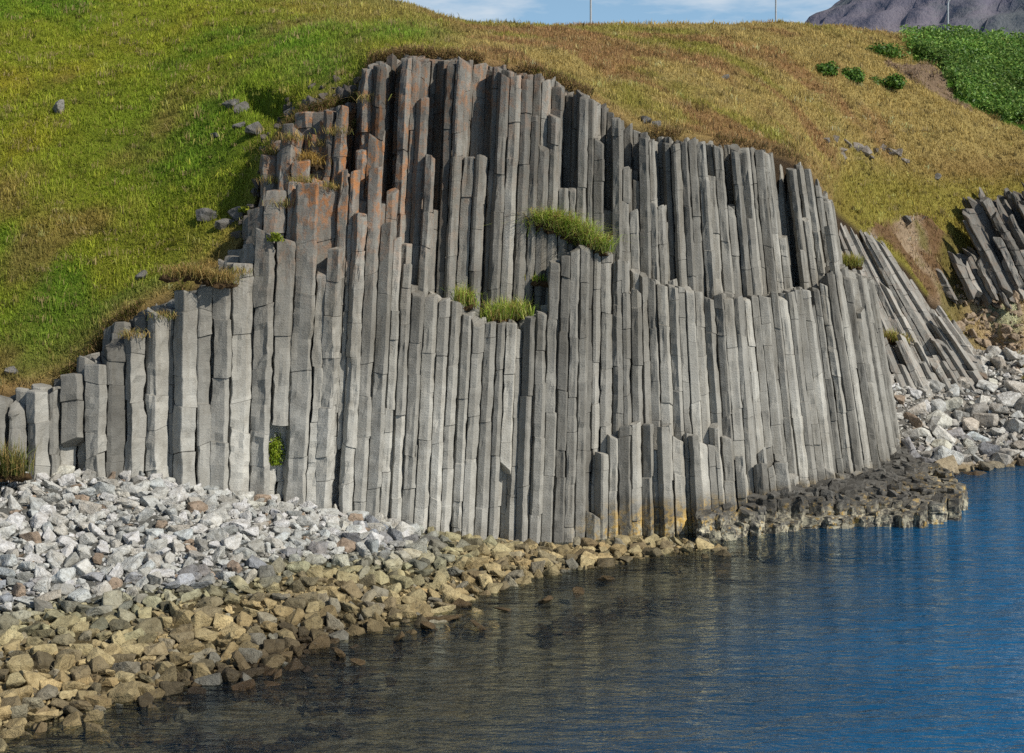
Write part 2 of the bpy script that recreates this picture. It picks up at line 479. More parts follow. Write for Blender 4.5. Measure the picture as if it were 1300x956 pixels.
# tussocks and weeds that break up the sward
ns = 5200; per = 16
ci = rng.choice(NB, ns)
tp = np.repeat(np.stack([gx, gy, gz], 1)[ci], per, 0); nn = len(tp)
tr = np.repeat(rng.uniform(.05, .2, ns), per)
tp[:, :2] += rng.normal(0, 1, (nn, 2)) * tr[:, None]
tcol = np.repeat(gc[ci] * rng.choice([.45, .6, 1.25, 1.5], ns)[:, None] * np.where(rng.random(ns) < .25, 1, 0)[:, None] + gc[ci] * rng.uniform(.5, 1.35, ns)[:, None] * .75, per, 0)
dry = np.repeat(rng.random(ns) < .22, per); tcol[dry] = np.array([.42, .33, .15])
tcol = np.clip(tcol * rng.uniform(.7, 1.3, nn)[:, None], .008, .6)
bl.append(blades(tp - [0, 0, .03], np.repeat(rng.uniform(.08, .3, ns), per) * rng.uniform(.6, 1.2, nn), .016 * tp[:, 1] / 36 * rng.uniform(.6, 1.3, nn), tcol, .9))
# sod fringe hanging over the crest
NF = 9000
fuu = rng.uniform(-260, 1054, NF); fy = crest_depth(fuu) + rng.uniform(-.14, .2, NF)
fx = (fuu - 650) / F * fy; fz = CAMZ + (HOR - CREST(fuu)) / F * fy + rng.uniform(-.14, .04, NF)
keep = n2(fx, fx * 0, 1.3, 3, 60) > -.15
fx, fy, fz = fx[keep], fy[keep], fz[keep]; NF = len(fx)
fc = np.array([.38, .26, .12]) * rng.uniform(.55, 1.35, NF)[:, None]
gsel = rng.random(NF) < np.where(to_px(fx, fy) < 470, .4, .12); fc[gsel] = np.array([.15, .17, .03]) * rng.uniform(.7, 1.3, gsel.sum())[:, None]
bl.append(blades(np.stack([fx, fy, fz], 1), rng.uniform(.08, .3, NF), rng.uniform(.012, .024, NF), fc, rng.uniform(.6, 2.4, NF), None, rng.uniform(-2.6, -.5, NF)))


def join_blades(bl):
    Vs, F3s, F4s, Cs, o = [], [], [], [], 0
    for V, a, b, C in bl:
        Vs.append(V); F3s.append(a + o); F4s.append(b + o); Cs.append(C); o += len(V)
    return np.concatenate(Vs), np.concatenate(F3s), np.concatenate(F4s), np.concatenate(Cs)


V, f3, f4, C = join_blades(bl)
tag(link('meadow_grass', mesh_from('meadow_grass', V, f3, f4, mat=M_BLADE, attrs={'Col': C})), 'green and golden meadow grass over the slope above the cliff', 'grass', kind='stuff')


# ------------------------------------------------------------------ basalt columns
def clip_cell(p, nbrs, size):
    poly = [np.array(v) * size for v in ((-1, -1), (1, -1), (1, 1), (-1, 1))]
    for qn in nbrs:
        m = (qn - p) / 2; n = (qn - p)
        out = []
        for i in range(len(poly)):
            a, b = poly[i], poly[(i + 1) % len(poly)]
            da, db = (a - m) @ n, (b - m) @ n
            if da <= 0: out.append(a)
            if (da < 0) != (db < 0): out.append(a + (b - a) * da / (da - db))
        poly = out
        if len(poly) < 3: return None
    poly = np.array(poly)
    # drop tiny edges
    keep = [i for i in range(len(poly)) if np.linalg.norm(poly[i] - poly[i - 1]) > .06 * size]
    return poly[keep] if len(keep) >= 4 else poly


def lattice(x0, x1, y0, y1, a, jit, xs=1.0):
    pts = []
    r = 0
    y = y0
    while y < y1:
        for x in np.arange(x0 + (r % 2) * a * xs / 2, x1, a * xs): pts.append((x, y))
        y += a * .866; r += 1
    pts = np.array(pts)
    return pts + rng.uniform(-jit, jit, pts.shape) * a


def curve_of(f, u0, u1, n=500):
    u = np.linspace(u0, u1, n); Y = f(u); P = np.stack([(u - 650) / F * Y, Y], 1)
    T = np.gradient(P, axis=0); T /= np.linalg.norm(T, axis=1)[:, None]
    N = np.stack([-T[:, 1], T[:, 0]], 1)
    return u, P, N


def nearest(pts, cv):
    u, P, N = cv
    d = np.empty(len(pts)); uu = np.empty(len(pts))
    for i in range(0, len(pts), 500):
        q = pts[i:i + 500]
        e = ((q[:, None] - P[None]) ** 2).sum(-1); j = e.argmin(1)
        d[i:i + 500] = np.sqrt(e.min(1)) * np.sign(((q - P[j]) * N[j]).sum(1)); uu[i:i + 500] = u[j]
    return d, uu


def column_mesh(c, poly, zb, zt, warp, seed, step=.14, rough=1.0, tilt=.22, joint=(.5, 1.7), gap=(.004, .018), crackw=.013, fine=1.0):
    r = np.random.default_rng(seed)
    rad = np.linalg.norm(poly, axis=1).mean()
    sh = 1 - r.uniform(*gap) / rad
    ring = []
    n = len(poly)
    for i in range(n):
        a, b = poly[i], poly[(i + 1) % n]
        for f in (.035, .35, .65, .965): ring.append(a + (b - a) * f)
    ring = np.array(ring) * sh
    m = len(ring)
    H = zt - zb
    joints = []
    z = zb + r.uniform(.1, joint[1])
    while z < zt - .15:
        joints.append(z); z += r.uniform(*joint)
    zs = [zb]; sc = [1.0]; seg = [0]; k = 0
    lv = list(np.arange(zb + step, zt - step * .5, step))
    ev = sorted([(z, 0) for z in lv if all(abs(z - j) > step * .45 for j in joints)] + [(j, 1) for j in joints])
    for z, t in ev:
        if t:
            dp = r.uniform(.01, .05) if r.random() < .75 else .09
            zs += [z - crackw, z, z + crackw]; sc += [1, 1 - dp, 1]; seg += [k, k, k + 1]; k += 1
        else:
            zs.append(z); sc.append(1); seg.append(k)
    zs += [zt - .03, zt]; sc += [1, .93]; seg += [k, k]
    zs, sc, seg = np.array(zs), np.array(sc), np.array(seg)
    stint = r.normal(1, .075, k + 1)[seg]
    dk = np.where(np.isin(zs, joints), r.uniform(.3, .8, len(zs)), 1.0) * stint
    dk[-1] *= .9
    off = r.normal(0, .010 * min(rough, 1.3), (k + 1, 2)); ssc = 1 + r.normal(0, .02 * min(rough, 1.3), k + 1); tw = r.normal(0, .012 * min(rough, 1.5), k + 1)
    ang = tw[seg]; ca, sa = np.cos(ang), np.sin(ang)
    s = sc * ssc[seg]
    X = (ring[None, :, 0] * ca[:, None] - ring[None, :, 1] * sa[:, None]) * s[:, None] + off[seg][:, :1] + c[0]
    Yv = (ring[None, :, 0] * sa[:, None] + ring[None, :, 1] * ca[:, None]) * s[:, None] + off[seg][:, 1:] + c[1]
    Zv = np.repeat(zs[:, None], m, 1)
    jt = r.normal(0, .16, (k + 2, 2)); jz = np.array([zb] + joints + [zt])
    tl0, tl1 = np.interp(zs, jz, jt[:, 0]), np.interp(zs, jz, jt[:, 1])
    if H > 1: Zv = Zv + (X - c[0]) * tl0[:, None] + (Yv - c[1]) * tl1[:, None]
    # tilted, stepped joints and top
    tx, ty = r.normal(0, tilt, 2)
    wtop = np.clip((Zv - (zt - .5)) / .5, 0, 1)
    Zv = Zv + wtop * ((X - c[0]) * tx + (Yv - c[1]) * ty)
    wb = np.clip(1 - (Zv - zb) / .5, 0, 1)
    bx, by = r.normal(0, .5, 2)
    Zv = Zv + wb * ((X - c[0]) * bx + (Yv - c[1]) * by)
    P = np.stack([X, Yv, Zv], -1).reshape(-1, 3)
    nz = np.stack([fbm(P * np.array([2.2, 2.2, 1.1]), 3, 101), fbm(P * np.array([2.2, 2.2, 1.1]), 3, 151)], 1)
    nf = np.stack([vnoise(P * 9, 201), vnoise(P * 9, 203)], 1)
    P[:, :2] += nz * .014 * rough + nf * .008 * rough
    ins = np.array([c[0], c[1]]) - P[:, :2]
    ins /= np.linalg.norm(ins, axis=1)[:, None] + 1e-6
    sp = sstep(.28, .40, vnoise(P * np.array([3.2, 3.2, 1.5]) + seed * 3.7, 211)) * .024 + sstep(.42, .5, vnoise(P * np.array([7, 7, 5.0]) + seed * 1.3, 213)) * .014
    P[:, :2] += ins * (sp * (.55 + .45 * rough))[:, None] * fine
    ctop = P[-m:].mean(0); cbot = P[:m].mean(0)
    P = np.concatenate([P, [ctop + [0, 0, r.uniform(-.03, .03)], cbot]])
    column_mesh.dark = np.concatenate([np.repeat(dk, m), [1, 1]])
    R = len(zs)
    i = np.arange(R - 1)[:, None] * m; j = np.arange(m)[None]; jn = (j + 1) % m
    F4 = np.stack([i + j, i + jn, i + m + jn, i + m + j], -1).reshape(-1, 4)
    j = np.arange(m); jn = (j + 1) % m
    F3 = np.concatenate([np.stack([(R - 1) * m + j, (R - 1) * m + jn, np.full(m, R * m)], -1), np.stack([jn, j, np.full(m, R * m + 1)], -1)])
    return warp(P), F3, F4


def voronoi(pts, sel, a):
    out = {}
    for i in np.where(sel)[0]:
        d = np.linalg.norm(pts - pts[i], axis=1)
        nb = np.where((d > 1e-6) & (d < 2.3 * a))[0]
        nb = nb[np.argsort(d[nb])][:14]
        pl = clip_cell(pts[i], pts[nb], a * 1.2)
        if pl is not None: out[i] = pl
    return out


def visible_rank(cols, step=3.0, x0=-10, x1=1310, y0=40, y1=720):
    """how many camera rays meet each column"""
    vs, fs, owner, o = [], [], [], 0
    for k, (V, f3, f4, m) in enumerate(cols):
        vs.append(V); fs += (f4 + o).tolist() + (f3 + o).tolist(); owner += [k] * (len(f4) + len(f3)); o += len(V)
    bv = BVHTree.FromPolygons(np.concatenate(vs).tolist(), fs)
    cnt = np.zeros(len(cols), int); O = Vector((0, 0, CAMZ))
    for px in np.arange(x0, x1, step):
        for py in np.arange(y0, y1, step):
            h = bv.ray_cast(O, Vector(((px - 650) / F, 1, (HOR - py) / F)).normalized())
            if h[2] is not None: cnt[owner[h[2]]] += 1
    return cnt


def emit_columns(root, cols, mat, part, restname, cnt, limit=100):
    loc = np.array(root.location)
    order = np.argsort(-cnt)
    show = [i for i in order[:limit] if cnt[i] > 0]
    rest = [i for i in range(len(cols)) if i not in set(show)]
    for i in show:
        V, f3, f4, m = cols[i]
        link(part, mesh_from(part, V - loc, f3, f4, mat=mat, attrs={'Mask': m}), root)
    if rest:
        o = 0; Vs, A3, A4, Ms = [], [], [], []
        for i in rest:
            V, f3, f4, m = cols[i]; Vs.append(V - loc); A3.append(f3 + o); A4.append(f4 + o); Ms.append(m); o += len(V)
        r = link(restname, mesh_from(restname, np.concatenate(Vs), np.concatenate(A3), np.concatenate(A4), mat=mat, attrs={'Mask': np.concatenate(Ms)}), root)
        r['kind'] = 'stuff'


# --- main cliff
LOW = tab([(-300, 560), (0, 530), (100, 490), (140, 455), (200, 402), (250, 372), (300, 345), (340, 322), (380, 308), (418, 345), (445, 275), (480, 268), (500, 300), (540, 372),
           (580, 384), (600, 408), (650, 410), (690, 396), (702, 334), (740, 312), (780, 326), (810, 349), (870, 370), (910, 378), (960, 380), (1040, 366), (1058, 342),
           (1090, 338), (1110, 362), (1128, 430), (1150, 440)])
STUB = tab([(-300, 640), (300, 640), (500, 660), (600, 668), (700, 650), (758, 630), (768, 548), (800, 540), (860, 546), (905, 553), (950, 572), (985, 588), (1010, 602), (1060, 604), (1110, 606), (1150, 612)])
D1 = tab([(-300, -.3), (690, -.3), (770, .30), (1150, .32)])
D2 = tab([(-300, .4), (300, .42), (340, 1.1), (460, 1.1), (520, .42), (560, .5), (640, .62), (700, .62), (770, .8), (1150, .78)])
LEAN = tab([(-300, -.02), (100, 0), (250, .01), (400, .05), (600, .05), (700, .03), (780, 0), (880, -.05), (1000, -.10), (1060, -.13), (1100, -.15), (1160, -.18)])


def warp_main(P):
    P = P.copy()
    P[:, 0] += LEAN(to_px(P[:, 0], P[:, 1])) * (P[:, 2] - .5)
    return P


a = .28
pts = lattice(-18, 18, -8, 11, a, .25)
big_ = lattice(-21, 18, -8, 11, .40, .28)
pts = np.concatenate([pts[pts[:, 0] > -4.9 + .22], big_[big_[:, 0] < -4.9]])
_c, _s = math.cos(math.radians(20)), math.sin(math.radians(20))
pts = np.stack([pts[:, 0] * _c - pts[:, 1] * _s, pts[:, 0] * _s + pts[:, 1] * _c + 36], 1)
FRONT_Y = tab([(-300, 30.5), (-60, 32.0), (0, 32.6), (100, 33.2), (200, 33.7), (330, 34.1), (450, 34.7), (560, 35.3), (650, 35.8), (770, 36.3),
               (880, 37.0), (950, 37.7), (1000, 38.4), (1060, 39.6), (1100, 40.8), (1130, 42.0), (1230, 46.5)])
cv = curve_of(FRONT_Y, -290, 1230)
d, uu = nearest(pts, cv)
dr_, _ = nearest(pts, curve_of(BASE_Y, 900, 1142))
d += .10 * n2(pts[:, 0], pts[:, 1], .5, 2, 71)
sel = (d > 0) & (d < np.where(uu > 900, 3.4, EDGE_D(uu) + .5)) & (uu > -250) & (dr_ > 0) & (to_px(pts[:, 0], pts[:, 1]) < 1140)
cells = voronoi(pts, sel, .37)
main_cols = []
SLOTS = [(548, 268), (497, 262), (800, 216), (838, 262), (1003, 366), (986, 300), (921, 262), (768, 268), (441, 330), (610, 200), (722, 240)]
for i, poly in cells.items():
    r = np.random.default_rng(5000 + i)
    x, y = pts[i]; dd = d[i]
    z = 13.0 if uu[i] > 900 else 5.0
    rr, r2, r3, r4 = r.random(4)
    for _ in range(6):
        xw = x + LEAN(to_px(x, y)) * (z - .5)
        u = to_px(xw, y)
        E = CREST(min(u, 1050)) + 7 + 9 * rr; Lw = LOW(u); S = STUB(u); e1, e2 = D1(u), D2(u)
        if to_px(x, y) > 1102: E = 340 + 8 * rr + .35 * (to_px(x, y) - 1102)
        Lw = max(Lw, E)
        if dd < e1:
            py = S + 26 * (rr - .5) + (40 * r2 if r3 < .3 else 0)
        elif dd < e2:
            py = Lw + 10 * (rr - .5)
            if 300 < u < 490: py = Lw + (E - Lw) * np.clip((dd - .1) / e2 + .7 * (r2 - .45), 0, 1)
            elif u <= 300: py = Lw + (E - Lw) * np.clip(r2 * 1.2 - .1, 0, 1)
            elif 555 < u < 790: py = Lw + (35 * r2 if r3 < .12 else 0)
            elif r3 < .14: py = Lw + 60 * r2 ** 1.4
            elif r3 < .19: py = Lw + (E - Lw) * r2 * .8
        else:
            py = E
            if dd < e2 + .30 and r3 < .27 and u > 300: py = E + (Lw - E) * (.12 + .85 * r2)
            elif dd < e2 + .6 and r3 > .86 and u > 300: py = E + (Lw - E) * (.1 + .5 * r2)
            elif r3 > .8 and u <= 300: py = E + 25 * r2
        for su, sp_ in SLOTS:
            if abs(u - su) < 8.5 and e2 - .2 <= dd < e2 + .75: py = max(py, sp_)
        z = CAMZ + (HOR - py) / F * y
    zb = -.9 if u > 500 else -.3
    if u < 700 and dd < .55 and r4 < .02 and dd > .12:      # broken off below: the upper length hangs
        zb = CAMZ + (HOR - (np.interp(u, [0, 250, 600], [540, 500, 560]) + 40 * r2)) / F * y
    if z - zb < .35: continue
    low_left = float(sstep(560, 60, u))
    V, f3, f4 = column_mesh(pts[i], poly, zb, z, warp_main, 900 + i, rough=1.0 + 1.3 * low_left + (1.0 if 300 < u < 470 and z > 6 else 0), joint=(.45, 1.7) if low_left > .5 else (.5, 2.1),
                            gap=(.003, .012) if r4 < .8 else (.014, .038))
    Px, Py = to_px(V[:, 0], V[:, 1]), to_py(V[:, 2], V[:, 1])
    low = sstep(2.6, .2, V[:, 2]) * low_left
    V[:, :2] += (np.stack([fbm(V * 1.7, 3, 301), fbm(V * 1.7, 3, 303)], 1) * (.19 * low)[:, None])
    mk = np.zeros((len(V), 4))
    mk[:, 0] = np.clip(np.exp(-(((Px - 430) / 95) ** 2 + ((Py - 205) / 95) ** 2)) * 1.25 + .5 * np.exp(-(((Px - 590) / 110) ** 2 + ((Py - 110) / 50) ** 2)) + .12 * sstep(420, 200, Py) * sstep(900, 500, Px), 0, 1)
    mk[:, 1] = np.clip(sstep(430, 620, Py) * sstep(760, 420, Px) * (.4 + .6 * sstep(120, 330, Px)) + .55 * sstep(520, 660, Py) + .35 * np.exp(-((Py - 500) / 60) ** 2), 0, 1)
    mk[:, 2] = sstep(1.25, .25, V[:, 2] + .25 * vnoise(V * 1.5, 401)) * sstep(690, 860, Px)
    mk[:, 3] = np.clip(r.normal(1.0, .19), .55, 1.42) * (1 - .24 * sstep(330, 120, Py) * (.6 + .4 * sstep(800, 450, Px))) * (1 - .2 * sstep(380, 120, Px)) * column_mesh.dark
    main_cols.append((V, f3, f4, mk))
cnt = visible_rank(main_cols)
cliff = tag(empty('basalt_cliff', tuple(W(650, 690, 36))), 'tall grey cliff of upright basalt columns rising from the scree and the sea', 'cliff')
emit_columns(cliff, main_cols, M_CLIFF, 'basalt_column', 'column_mass', cnt)

# --- leaning fan of columns beyond its right edge
FAN_Y = tab([(1060, 49.2), (1095, 50.0), (1125, 51.0), (1180, 52.1), (1230, 52.9), (1258, 53.6), (1268, 55.2), (1272, 58)])
FAN_K = tab([(1060, -.2), (1095, -.24), (1125, -.31), (1180, -.45), (1230, -.58), (1262, -.66), (1300, -.7)])
FAN_TOP = tab([(1000, 250), (1040, 254), (1064, 262), (1090, 282), (1120, 303), (1150, 330), (1185, 378), (1215, 410), (1240, 452), (1262, 482), (1300, 490)])


def warp_fan(P):
    P = P.copy()
    k = FAN_K(to_px(P[:, 0], P[:, 1])); h = P[:, 2] - 1.8
    P[:, 0] += k * h; P[:, 1] += .16 * h
    return P


pts = lattice(9, 20, 46, 60, .31, .28)
cv = curve_of(FAN_Y, 1062, 1272)
d, uu = nearest(pts, cv)
d += .3 * n2(pts[:, 0], pts[:, 1], .6, 2, 81)
sel = (d > 0) & (d < 1.7) & (uu > 1064) & (uu < 1271.5)
cells = voronoi(pts, sel, .31)
fan_cols = []
for i, poly in cells.items():
    r = np.random.default_rng(7000 + i)
    x, y = pts[i]; z = 9.0; r1, r2, r3 = r.random(3)
    for _ in range(9):
        k = FAN_K(to_px(x, y)); yw = y + .16 * (z - 1.8); u = to_px(x + k * (z - 1.8), yw)
        py = FAN_TOP(u) + 8 * r1
        if d[i] < .55 and u < 1190: py = max(py, 425 + 40 * r2 + .25 * abs(u - 1140))
        elif d[i] < 1.0 and r3 < .3: py += 70 * r2
        elif r3 < .2: py += 50 * r2
        z = CAMZ + (HOR - py) / F * yw
    if z < 1.5: continue
    V, f3, f4 = column_mesh(pts[i], poly, .6, z, warp_fan, 3000 + i, rough=1.3, tilt=.4, joint=(.3, 1.2), gap=(-.004, .016), crackw=.016)
    mk = np.zeros((len(V), 4)); mk[:, 0] = .12; mk[:, 1] = .35; mk[:, 3] = np.clip(r.normal(1.0, .15), .65, 1.3) * column_mesh.dark
    fan_cols.append((V, f3, f4, mk))
cnt = visible_rank(fan_cols, 2.5, 1050, 1300, 240, 520)
fan = tag(empty('leaning_basalt_outcrop', tuple(W(1190, 490, 51))), 'fan of leaning fractured basalt columns behind the right end of the tall cliff', 'outcrop')
emit_columns(fan, fan_cols, M_FAN, 'basalt_column', 'column_mass', cnt)

# --- far outcrop on the right above the eroded bank
OUT_Y = tab([(1180, 55.9), (1230, 56.7), (1290, 57.2), (1340, 57.6), (1460, 58.2)])
OUT_TOP = tab([(1150, 352), (1180, 345), (1205, 318), (1232, 322), (1250, 305), (1256, 262), (1275, 242), (1300, 238), (1380, 234)])
OUT_BOT = tab([(1150, 358), (1205, 345), (1250, 345), (1300, 338), (1380, 335)])


def warp_out(P):
    P = P.copy(); h = P[:, 2] - 5
    P[:, 0] -= .4 * h; P[:, 1] += .35 * h
    return P


pts = lattice(13, 29, 54, 65, .36, .36)
cv = curve_of(OUT_Y, 1180, 1460)
d, uu = nearest(pts, cv)
d += .5 * n2(pts[:, 0], pts[:, 1], .8, 2, 83)
sel = (d > 0) & (d < 2.8) & (uu > 1184) & (uu < 1450)
cells = voronoi(pts, sel, .36)
out_cols = []
for i, poly in cells.items():
    if np.random.default_rng(i).random() < .08: continue
    r = np.random.default_rng(8000 + i)
    x, y = pts[i]; z = 9.5; r1, r2, r3 = r.random(3)
    for _ in range(6):
        yw = y + .35 * (z - 5); u = to_px(x - .4 * (z - 5), yw)
        py = OUT_TOP(u) + 18 * r1 + (85 * r2 ** 1.3 if d[i] < .7 or r3 < .5 else 0)
        z = CAMZ + (HOR - py) / F * yw
    zb = CAMZ + (HOR - OUT_BOT(to_px(x, y))) / F * y - .5 - .9 * r3
    if z - zb < .5: continue
    V, f3, f4 = column_mesh(pts[i], poly, zb, z, warp_out, 4000 + i, rough=3.0, tilt=.8, joint=(.3, 1.0), gap=(-.02, .03), crackw=.02, step=.14)
    mk = np.zeros((len(V), 4)); mk[:, 0] = .15; mk[:, 1] = .1; mk[:, 3] = np.clip(r.normal(.72, .17), .4, 1.1) * column_mesh.dark
    out_cols.append((V, f3, f4, mk))
cnt = visible_rank(out_cols, 2.5, 1150, 1310, 220, 420)
outc = tag(empty('jointed_outcrop', tuple(W(1270, 360, 60))), 'broken grey outcrop above the brown bank at the right edge', 'outcrop')
emit_columns(outc, out_cols, M_FAN, 'basalt_column', 'column_mass', cnt)

# --- low tidal platform of column stumps
REEF = np.array([W(px, py, CAMZ * F / (py - HOR))[:2] for px, py in
                 [(900, 688), (960, 680), (1040, 672), (1100, 670), (1160, 668), (1212, 662), (1222, 648), (1216, 632), (1186, 612), (1150, 600), (1120, 596), (1090, 596)]] +
                [[9.6, 42.6], [7.8, 40.2], [5.6, 38.6], [4.4, 37.6]])
pts = lattice(3, 14, 34, 47, .34, .36)
inside = in_poly(pts[:, 0], pts[:, 1], REEF.tolist())
cells = voronoi(pts, inside, .34)
seg_a, seg_b = REEF[:11], REEF[1:12]
reef_cols = []
dcl, _ = nearest(pts, curve_of(BASE_Y, 800, 1142))
for i, poly in cells.items():
    r = np.random.default_rng(9500 + i)
    q_ = pts[i]
    t_ = np.clip(((q_ - seg_a) * (seg_b - seg_a)).sum(1) / ((seg_b - seg_a) ** 2).sum(1), 0, 1)
    dw = np.linalg.norm(q_ - (seg_a + (seg_b - seg_a) * t_[:, None]), axis=1).min()
    u = to_px(*q_)
    sm_ = .5 + .5 * float(n2(np.array([q_[0]]), np.array([q_[1]]), .9, 2, 441)[0])
    z = .16 + .30 * sstep(0, .9, dw) + .12 * sm_ + .30 * sstep(-1.3, -.1, dcl[i]) + r.normal(0, .035)
    if dw < .35: z = .10 + .26 * sm_ + r.normal(0, .05) + .2 * sstep(1100, 1200, u)
    if u < 960: z = min(z, .35 + .3 * r.random())
    V, f3, f4 = column_mesh(q_, poly, -.5, z, lambda P: P, 6000 + i, rough=1.5, tilt=.15, joint=(.3, .7), gap=(-.04, .004), crackw=.015, step=.055)
    V += .038 * np.stack([fbm(V * 5, 3, 421), fbm(V * 5, 3, 423), fbm(V * 4, 3, 425)], 1) + .03 * np.stack([vnoise(V * 15, 431), vnoise(V * 15, 433), vnoise(V * 13, 435)], 1)
    mk = np.zeros((len(V), 4)); mk[:, 0] = .0
    mk[:, 2] = np.clip(.62 + .3 * vnoise(V * 2.0, 411), 0, 1); mk[:, 3] = np.clip(r.normal(1.0, .2), .6, 1.5)
    reef_cols.append((V, f3, f4, mk))
cnt = visible_rank(reef_cols, 2.5, 850, 1240, 560, 720)
reef = tag(empty('tidal_rock_platform', tuple(W(1100, 668, 38))), 'low dark rock platform fringed with yellow weed at the foot of the cliff', 'rock platform')
emit_columns(reef, reef_cols, M_REEF, 'column_stump', 'stump_mass', cnt)

# ------------------------------------------------------------------ beach and sea bed
shore = [(-120, 960), (0, 930), (120, 895), (230, 868), (330, 846), (430, 806), (560, 768), (640, 741), (760, 715), (860, 695), (905, 688)]
bc = []
for px, py in shore: bc.append(np.append(W(px, py, CAMZ * F / (py - HOR))[:2], 0))
for px, py, Y in [(-200, 600, 31.2), (-100, 600, 32.0), (0, 602, 32.8), (100, 603, 33.3), (200, 608, 33.8), (330, 634, 34.2), (450, 656, 34.8), (560, 682, 35.4), (650, 694, 35.9), (100, 740, 28.7), (-150, 760, 27.5), (300, 735, 29.3)]:
    bc.append(W(px, py, Y))
for px, py in shore[1:]:
    b = W(px, py, CAMZ * F / (py - HOR))[:2]
    for s, z in ((1.2, -.2), (3.5, -.5), (8, -.95), (13, -2.2)):
        bc.append(np.array([b[0] + .55 * s, b[1] - .83 * s, z]))
for X, Y, Z in [(5, 36.5, -.7), (8, 37.2, -.9), (12.5, 38.5, -2.6), (14, 42, -2.5), (9, 32, -2.2), (13, 32, -4), (11, 27, -4), (11, 45.5, -.5), (25, 40, -4), (40, 30, -6), (60, 45, -7), (60, 15, -8), (20, 15, -6), (-10, 10, -2), (-14, 16, -.6),
                (30, 47, -3), (60, 60, -3), (0, 45, 0.5), (-10, 45, 2), (-40, 40, 3), (-40, 20, 1)]:
    bc.append(np.array([X, Y, Z]))
for px, py in [(1140, 598), (1180, 601), (1220, 597), (1260, 592), (1300, 588), (1380, 584)]:
    b = W(px, py, CAMZ * F / (py - HOR)); bc.append(np.append(b[:2], 0)); bc.append(np.array([b[0] + .5, b[1] - 2.5, -.9]))
for px, py, Y in [(1120, 492, 50.8), (1180, 492, 52.2), (1250, 488, 53.6), (1300, 484, 53.6), (1400, 478, 55), (1200, 545, 50.5), (1300, 535, 51)]:
    bc.append(W(px, py, Y))
bc = np.array(bc)
beach_z = tps_fit(bc[:, :2], bc[:, 2], 1e-2)
bx = np.concatenate([np.linspace(-400, -45, 12), np.arange(-44, -19, 1.0), np.arange(-19, 28, .22), np.arange(28, 70, 1.2), np.linspace(72, 3000, 20)])
by = np.concatenate([np.linspace(-300, 4, 12), np.arange(5, 19, .8), np.arange(19, 58, .22), np.arange(58, 75, 2)])
BX, BYg = np.meshgrid(bx, by, indexing='ij')
BZ = beach_z(np.clip(BX, -40, 60), np.clip(BYg, 10, 60))
BZ = np.clip(BZ, -9, 5) + .05 * n2(BX, BYg, 1.1, 3, 91)
BZ = np.where((BYg > 56) & (BX < 24), np.minimum(BZ, .5), BZ)


def stone_colour(X, Y, Z, n):
    px, py = to_px(X, Y), to_py(Z, Y)
    z = Z + .22 * sstep(380, 0, px) + .30 * sstep(360, 600, px) + .16 * n2(X, Y, .5, 3, 93) + .06 * n2(X, Y, 2.0, 2, 95)
    grey = np.array([.54, .545, .52]); tan = np.array([.43, .345, .185]); wet = np.array([.06, .04, .02]); olive = np.array([.35, .33, .20])
    L = lambda p, q, f: p + (q - p) * f[:, None]
    c = np.tile(wet, (len(X), 1))
    c = L(c, tan * .5, sstep(.0, .2, z)); c = L(c, tan, sstep(.18, .4, z)); c = L(c, olive, sstep(.42, .62, z)); c = L(c, grey, sstep(.58, .8, z))
    rb = px > 1080
    cr = L(np.tile(np.array([.10, .065, .035]), (len(X), 1)), np.array([.30, .24, .15]), sstep(.08, .3, z)); cr = L(cr, np.array([.50, .485, .45]), sstep(.32, .6, z))
    c[rb] = cr[rb]
    return c, sstep(.02, .25, z)


cb, wt = stone_colour(BX.ravel(), BYg.ravel(), BZ.ravel(), 0)
cb = cb * .42
sea = BZ.ravel() < -.15
cb[sea] = np.array([.27, .255, .205])
gid = np.arange(BX.size).reshape(BX.shape)
q = np.stack([gid[:-1, :-1], gid[1:, :-1], gid[1:, 1:], gid[:-1, 1:]], -1).reshape(-1, 4)
tag(link('beach', mesh_from('beach', np.stack([BX, BYg, BZ], -1).reshape(-1, 3), F4=q, mat=M_BEACH, attrs={'Col': cb}, smooth=True)), kind='structure')

# ------------------------------------------------------------------ the sea
wx = np.concatenate([np.linspace(-3000, -60, 14), np.arange(-50, -16, 2), np.arange(-16, 30, .3), np.arange(30, 80, 2), np.linspace(85, 4000, 20)])
wy = np.concatenate([np.linspace(-600, 6, 16), np.arange(8, 20, 1), np.arange(20, 56, .3), [58, 62, 70, 85]])
WX, WY = np.meshgrid(wx, wy, indexing='ij')
blue_src = -beach_z(np.clip(WX, -40, 60), np.clip(WY, 10, 60))
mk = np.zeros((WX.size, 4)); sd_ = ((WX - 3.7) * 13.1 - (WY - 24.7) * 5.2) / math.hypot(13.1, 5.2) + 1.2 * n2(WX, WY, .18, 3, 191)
mk[:, 0] = (.06 + .9 * sstep(-3.4, 4.0, sd_)).ravel() * np.clip(1 - np.exp(-np.clip(blue_src.ravel(), 0, None) * 3.0), 0, 1); mk[:, 3] = 1  # blue painted in along the edge of the cliff's reflection, thinned in the shallows
gid = np.arange(WX.size).reshape(WX.shape)
q = np.stack([gid[:-1, :-1], gid[1:, :-1], gid[1:, 1:], gid[:-1, 1:]], -1).reshape(-1, 4)
tag(link('sea', mesh_from('sea', np.stack([WX, WY, np.zeros(WX.shape)], -1).reshape(-1, 3), F4=q, mat=M_WATER, attrs={'Mask': mk}, smooth=True)), kind='structure')


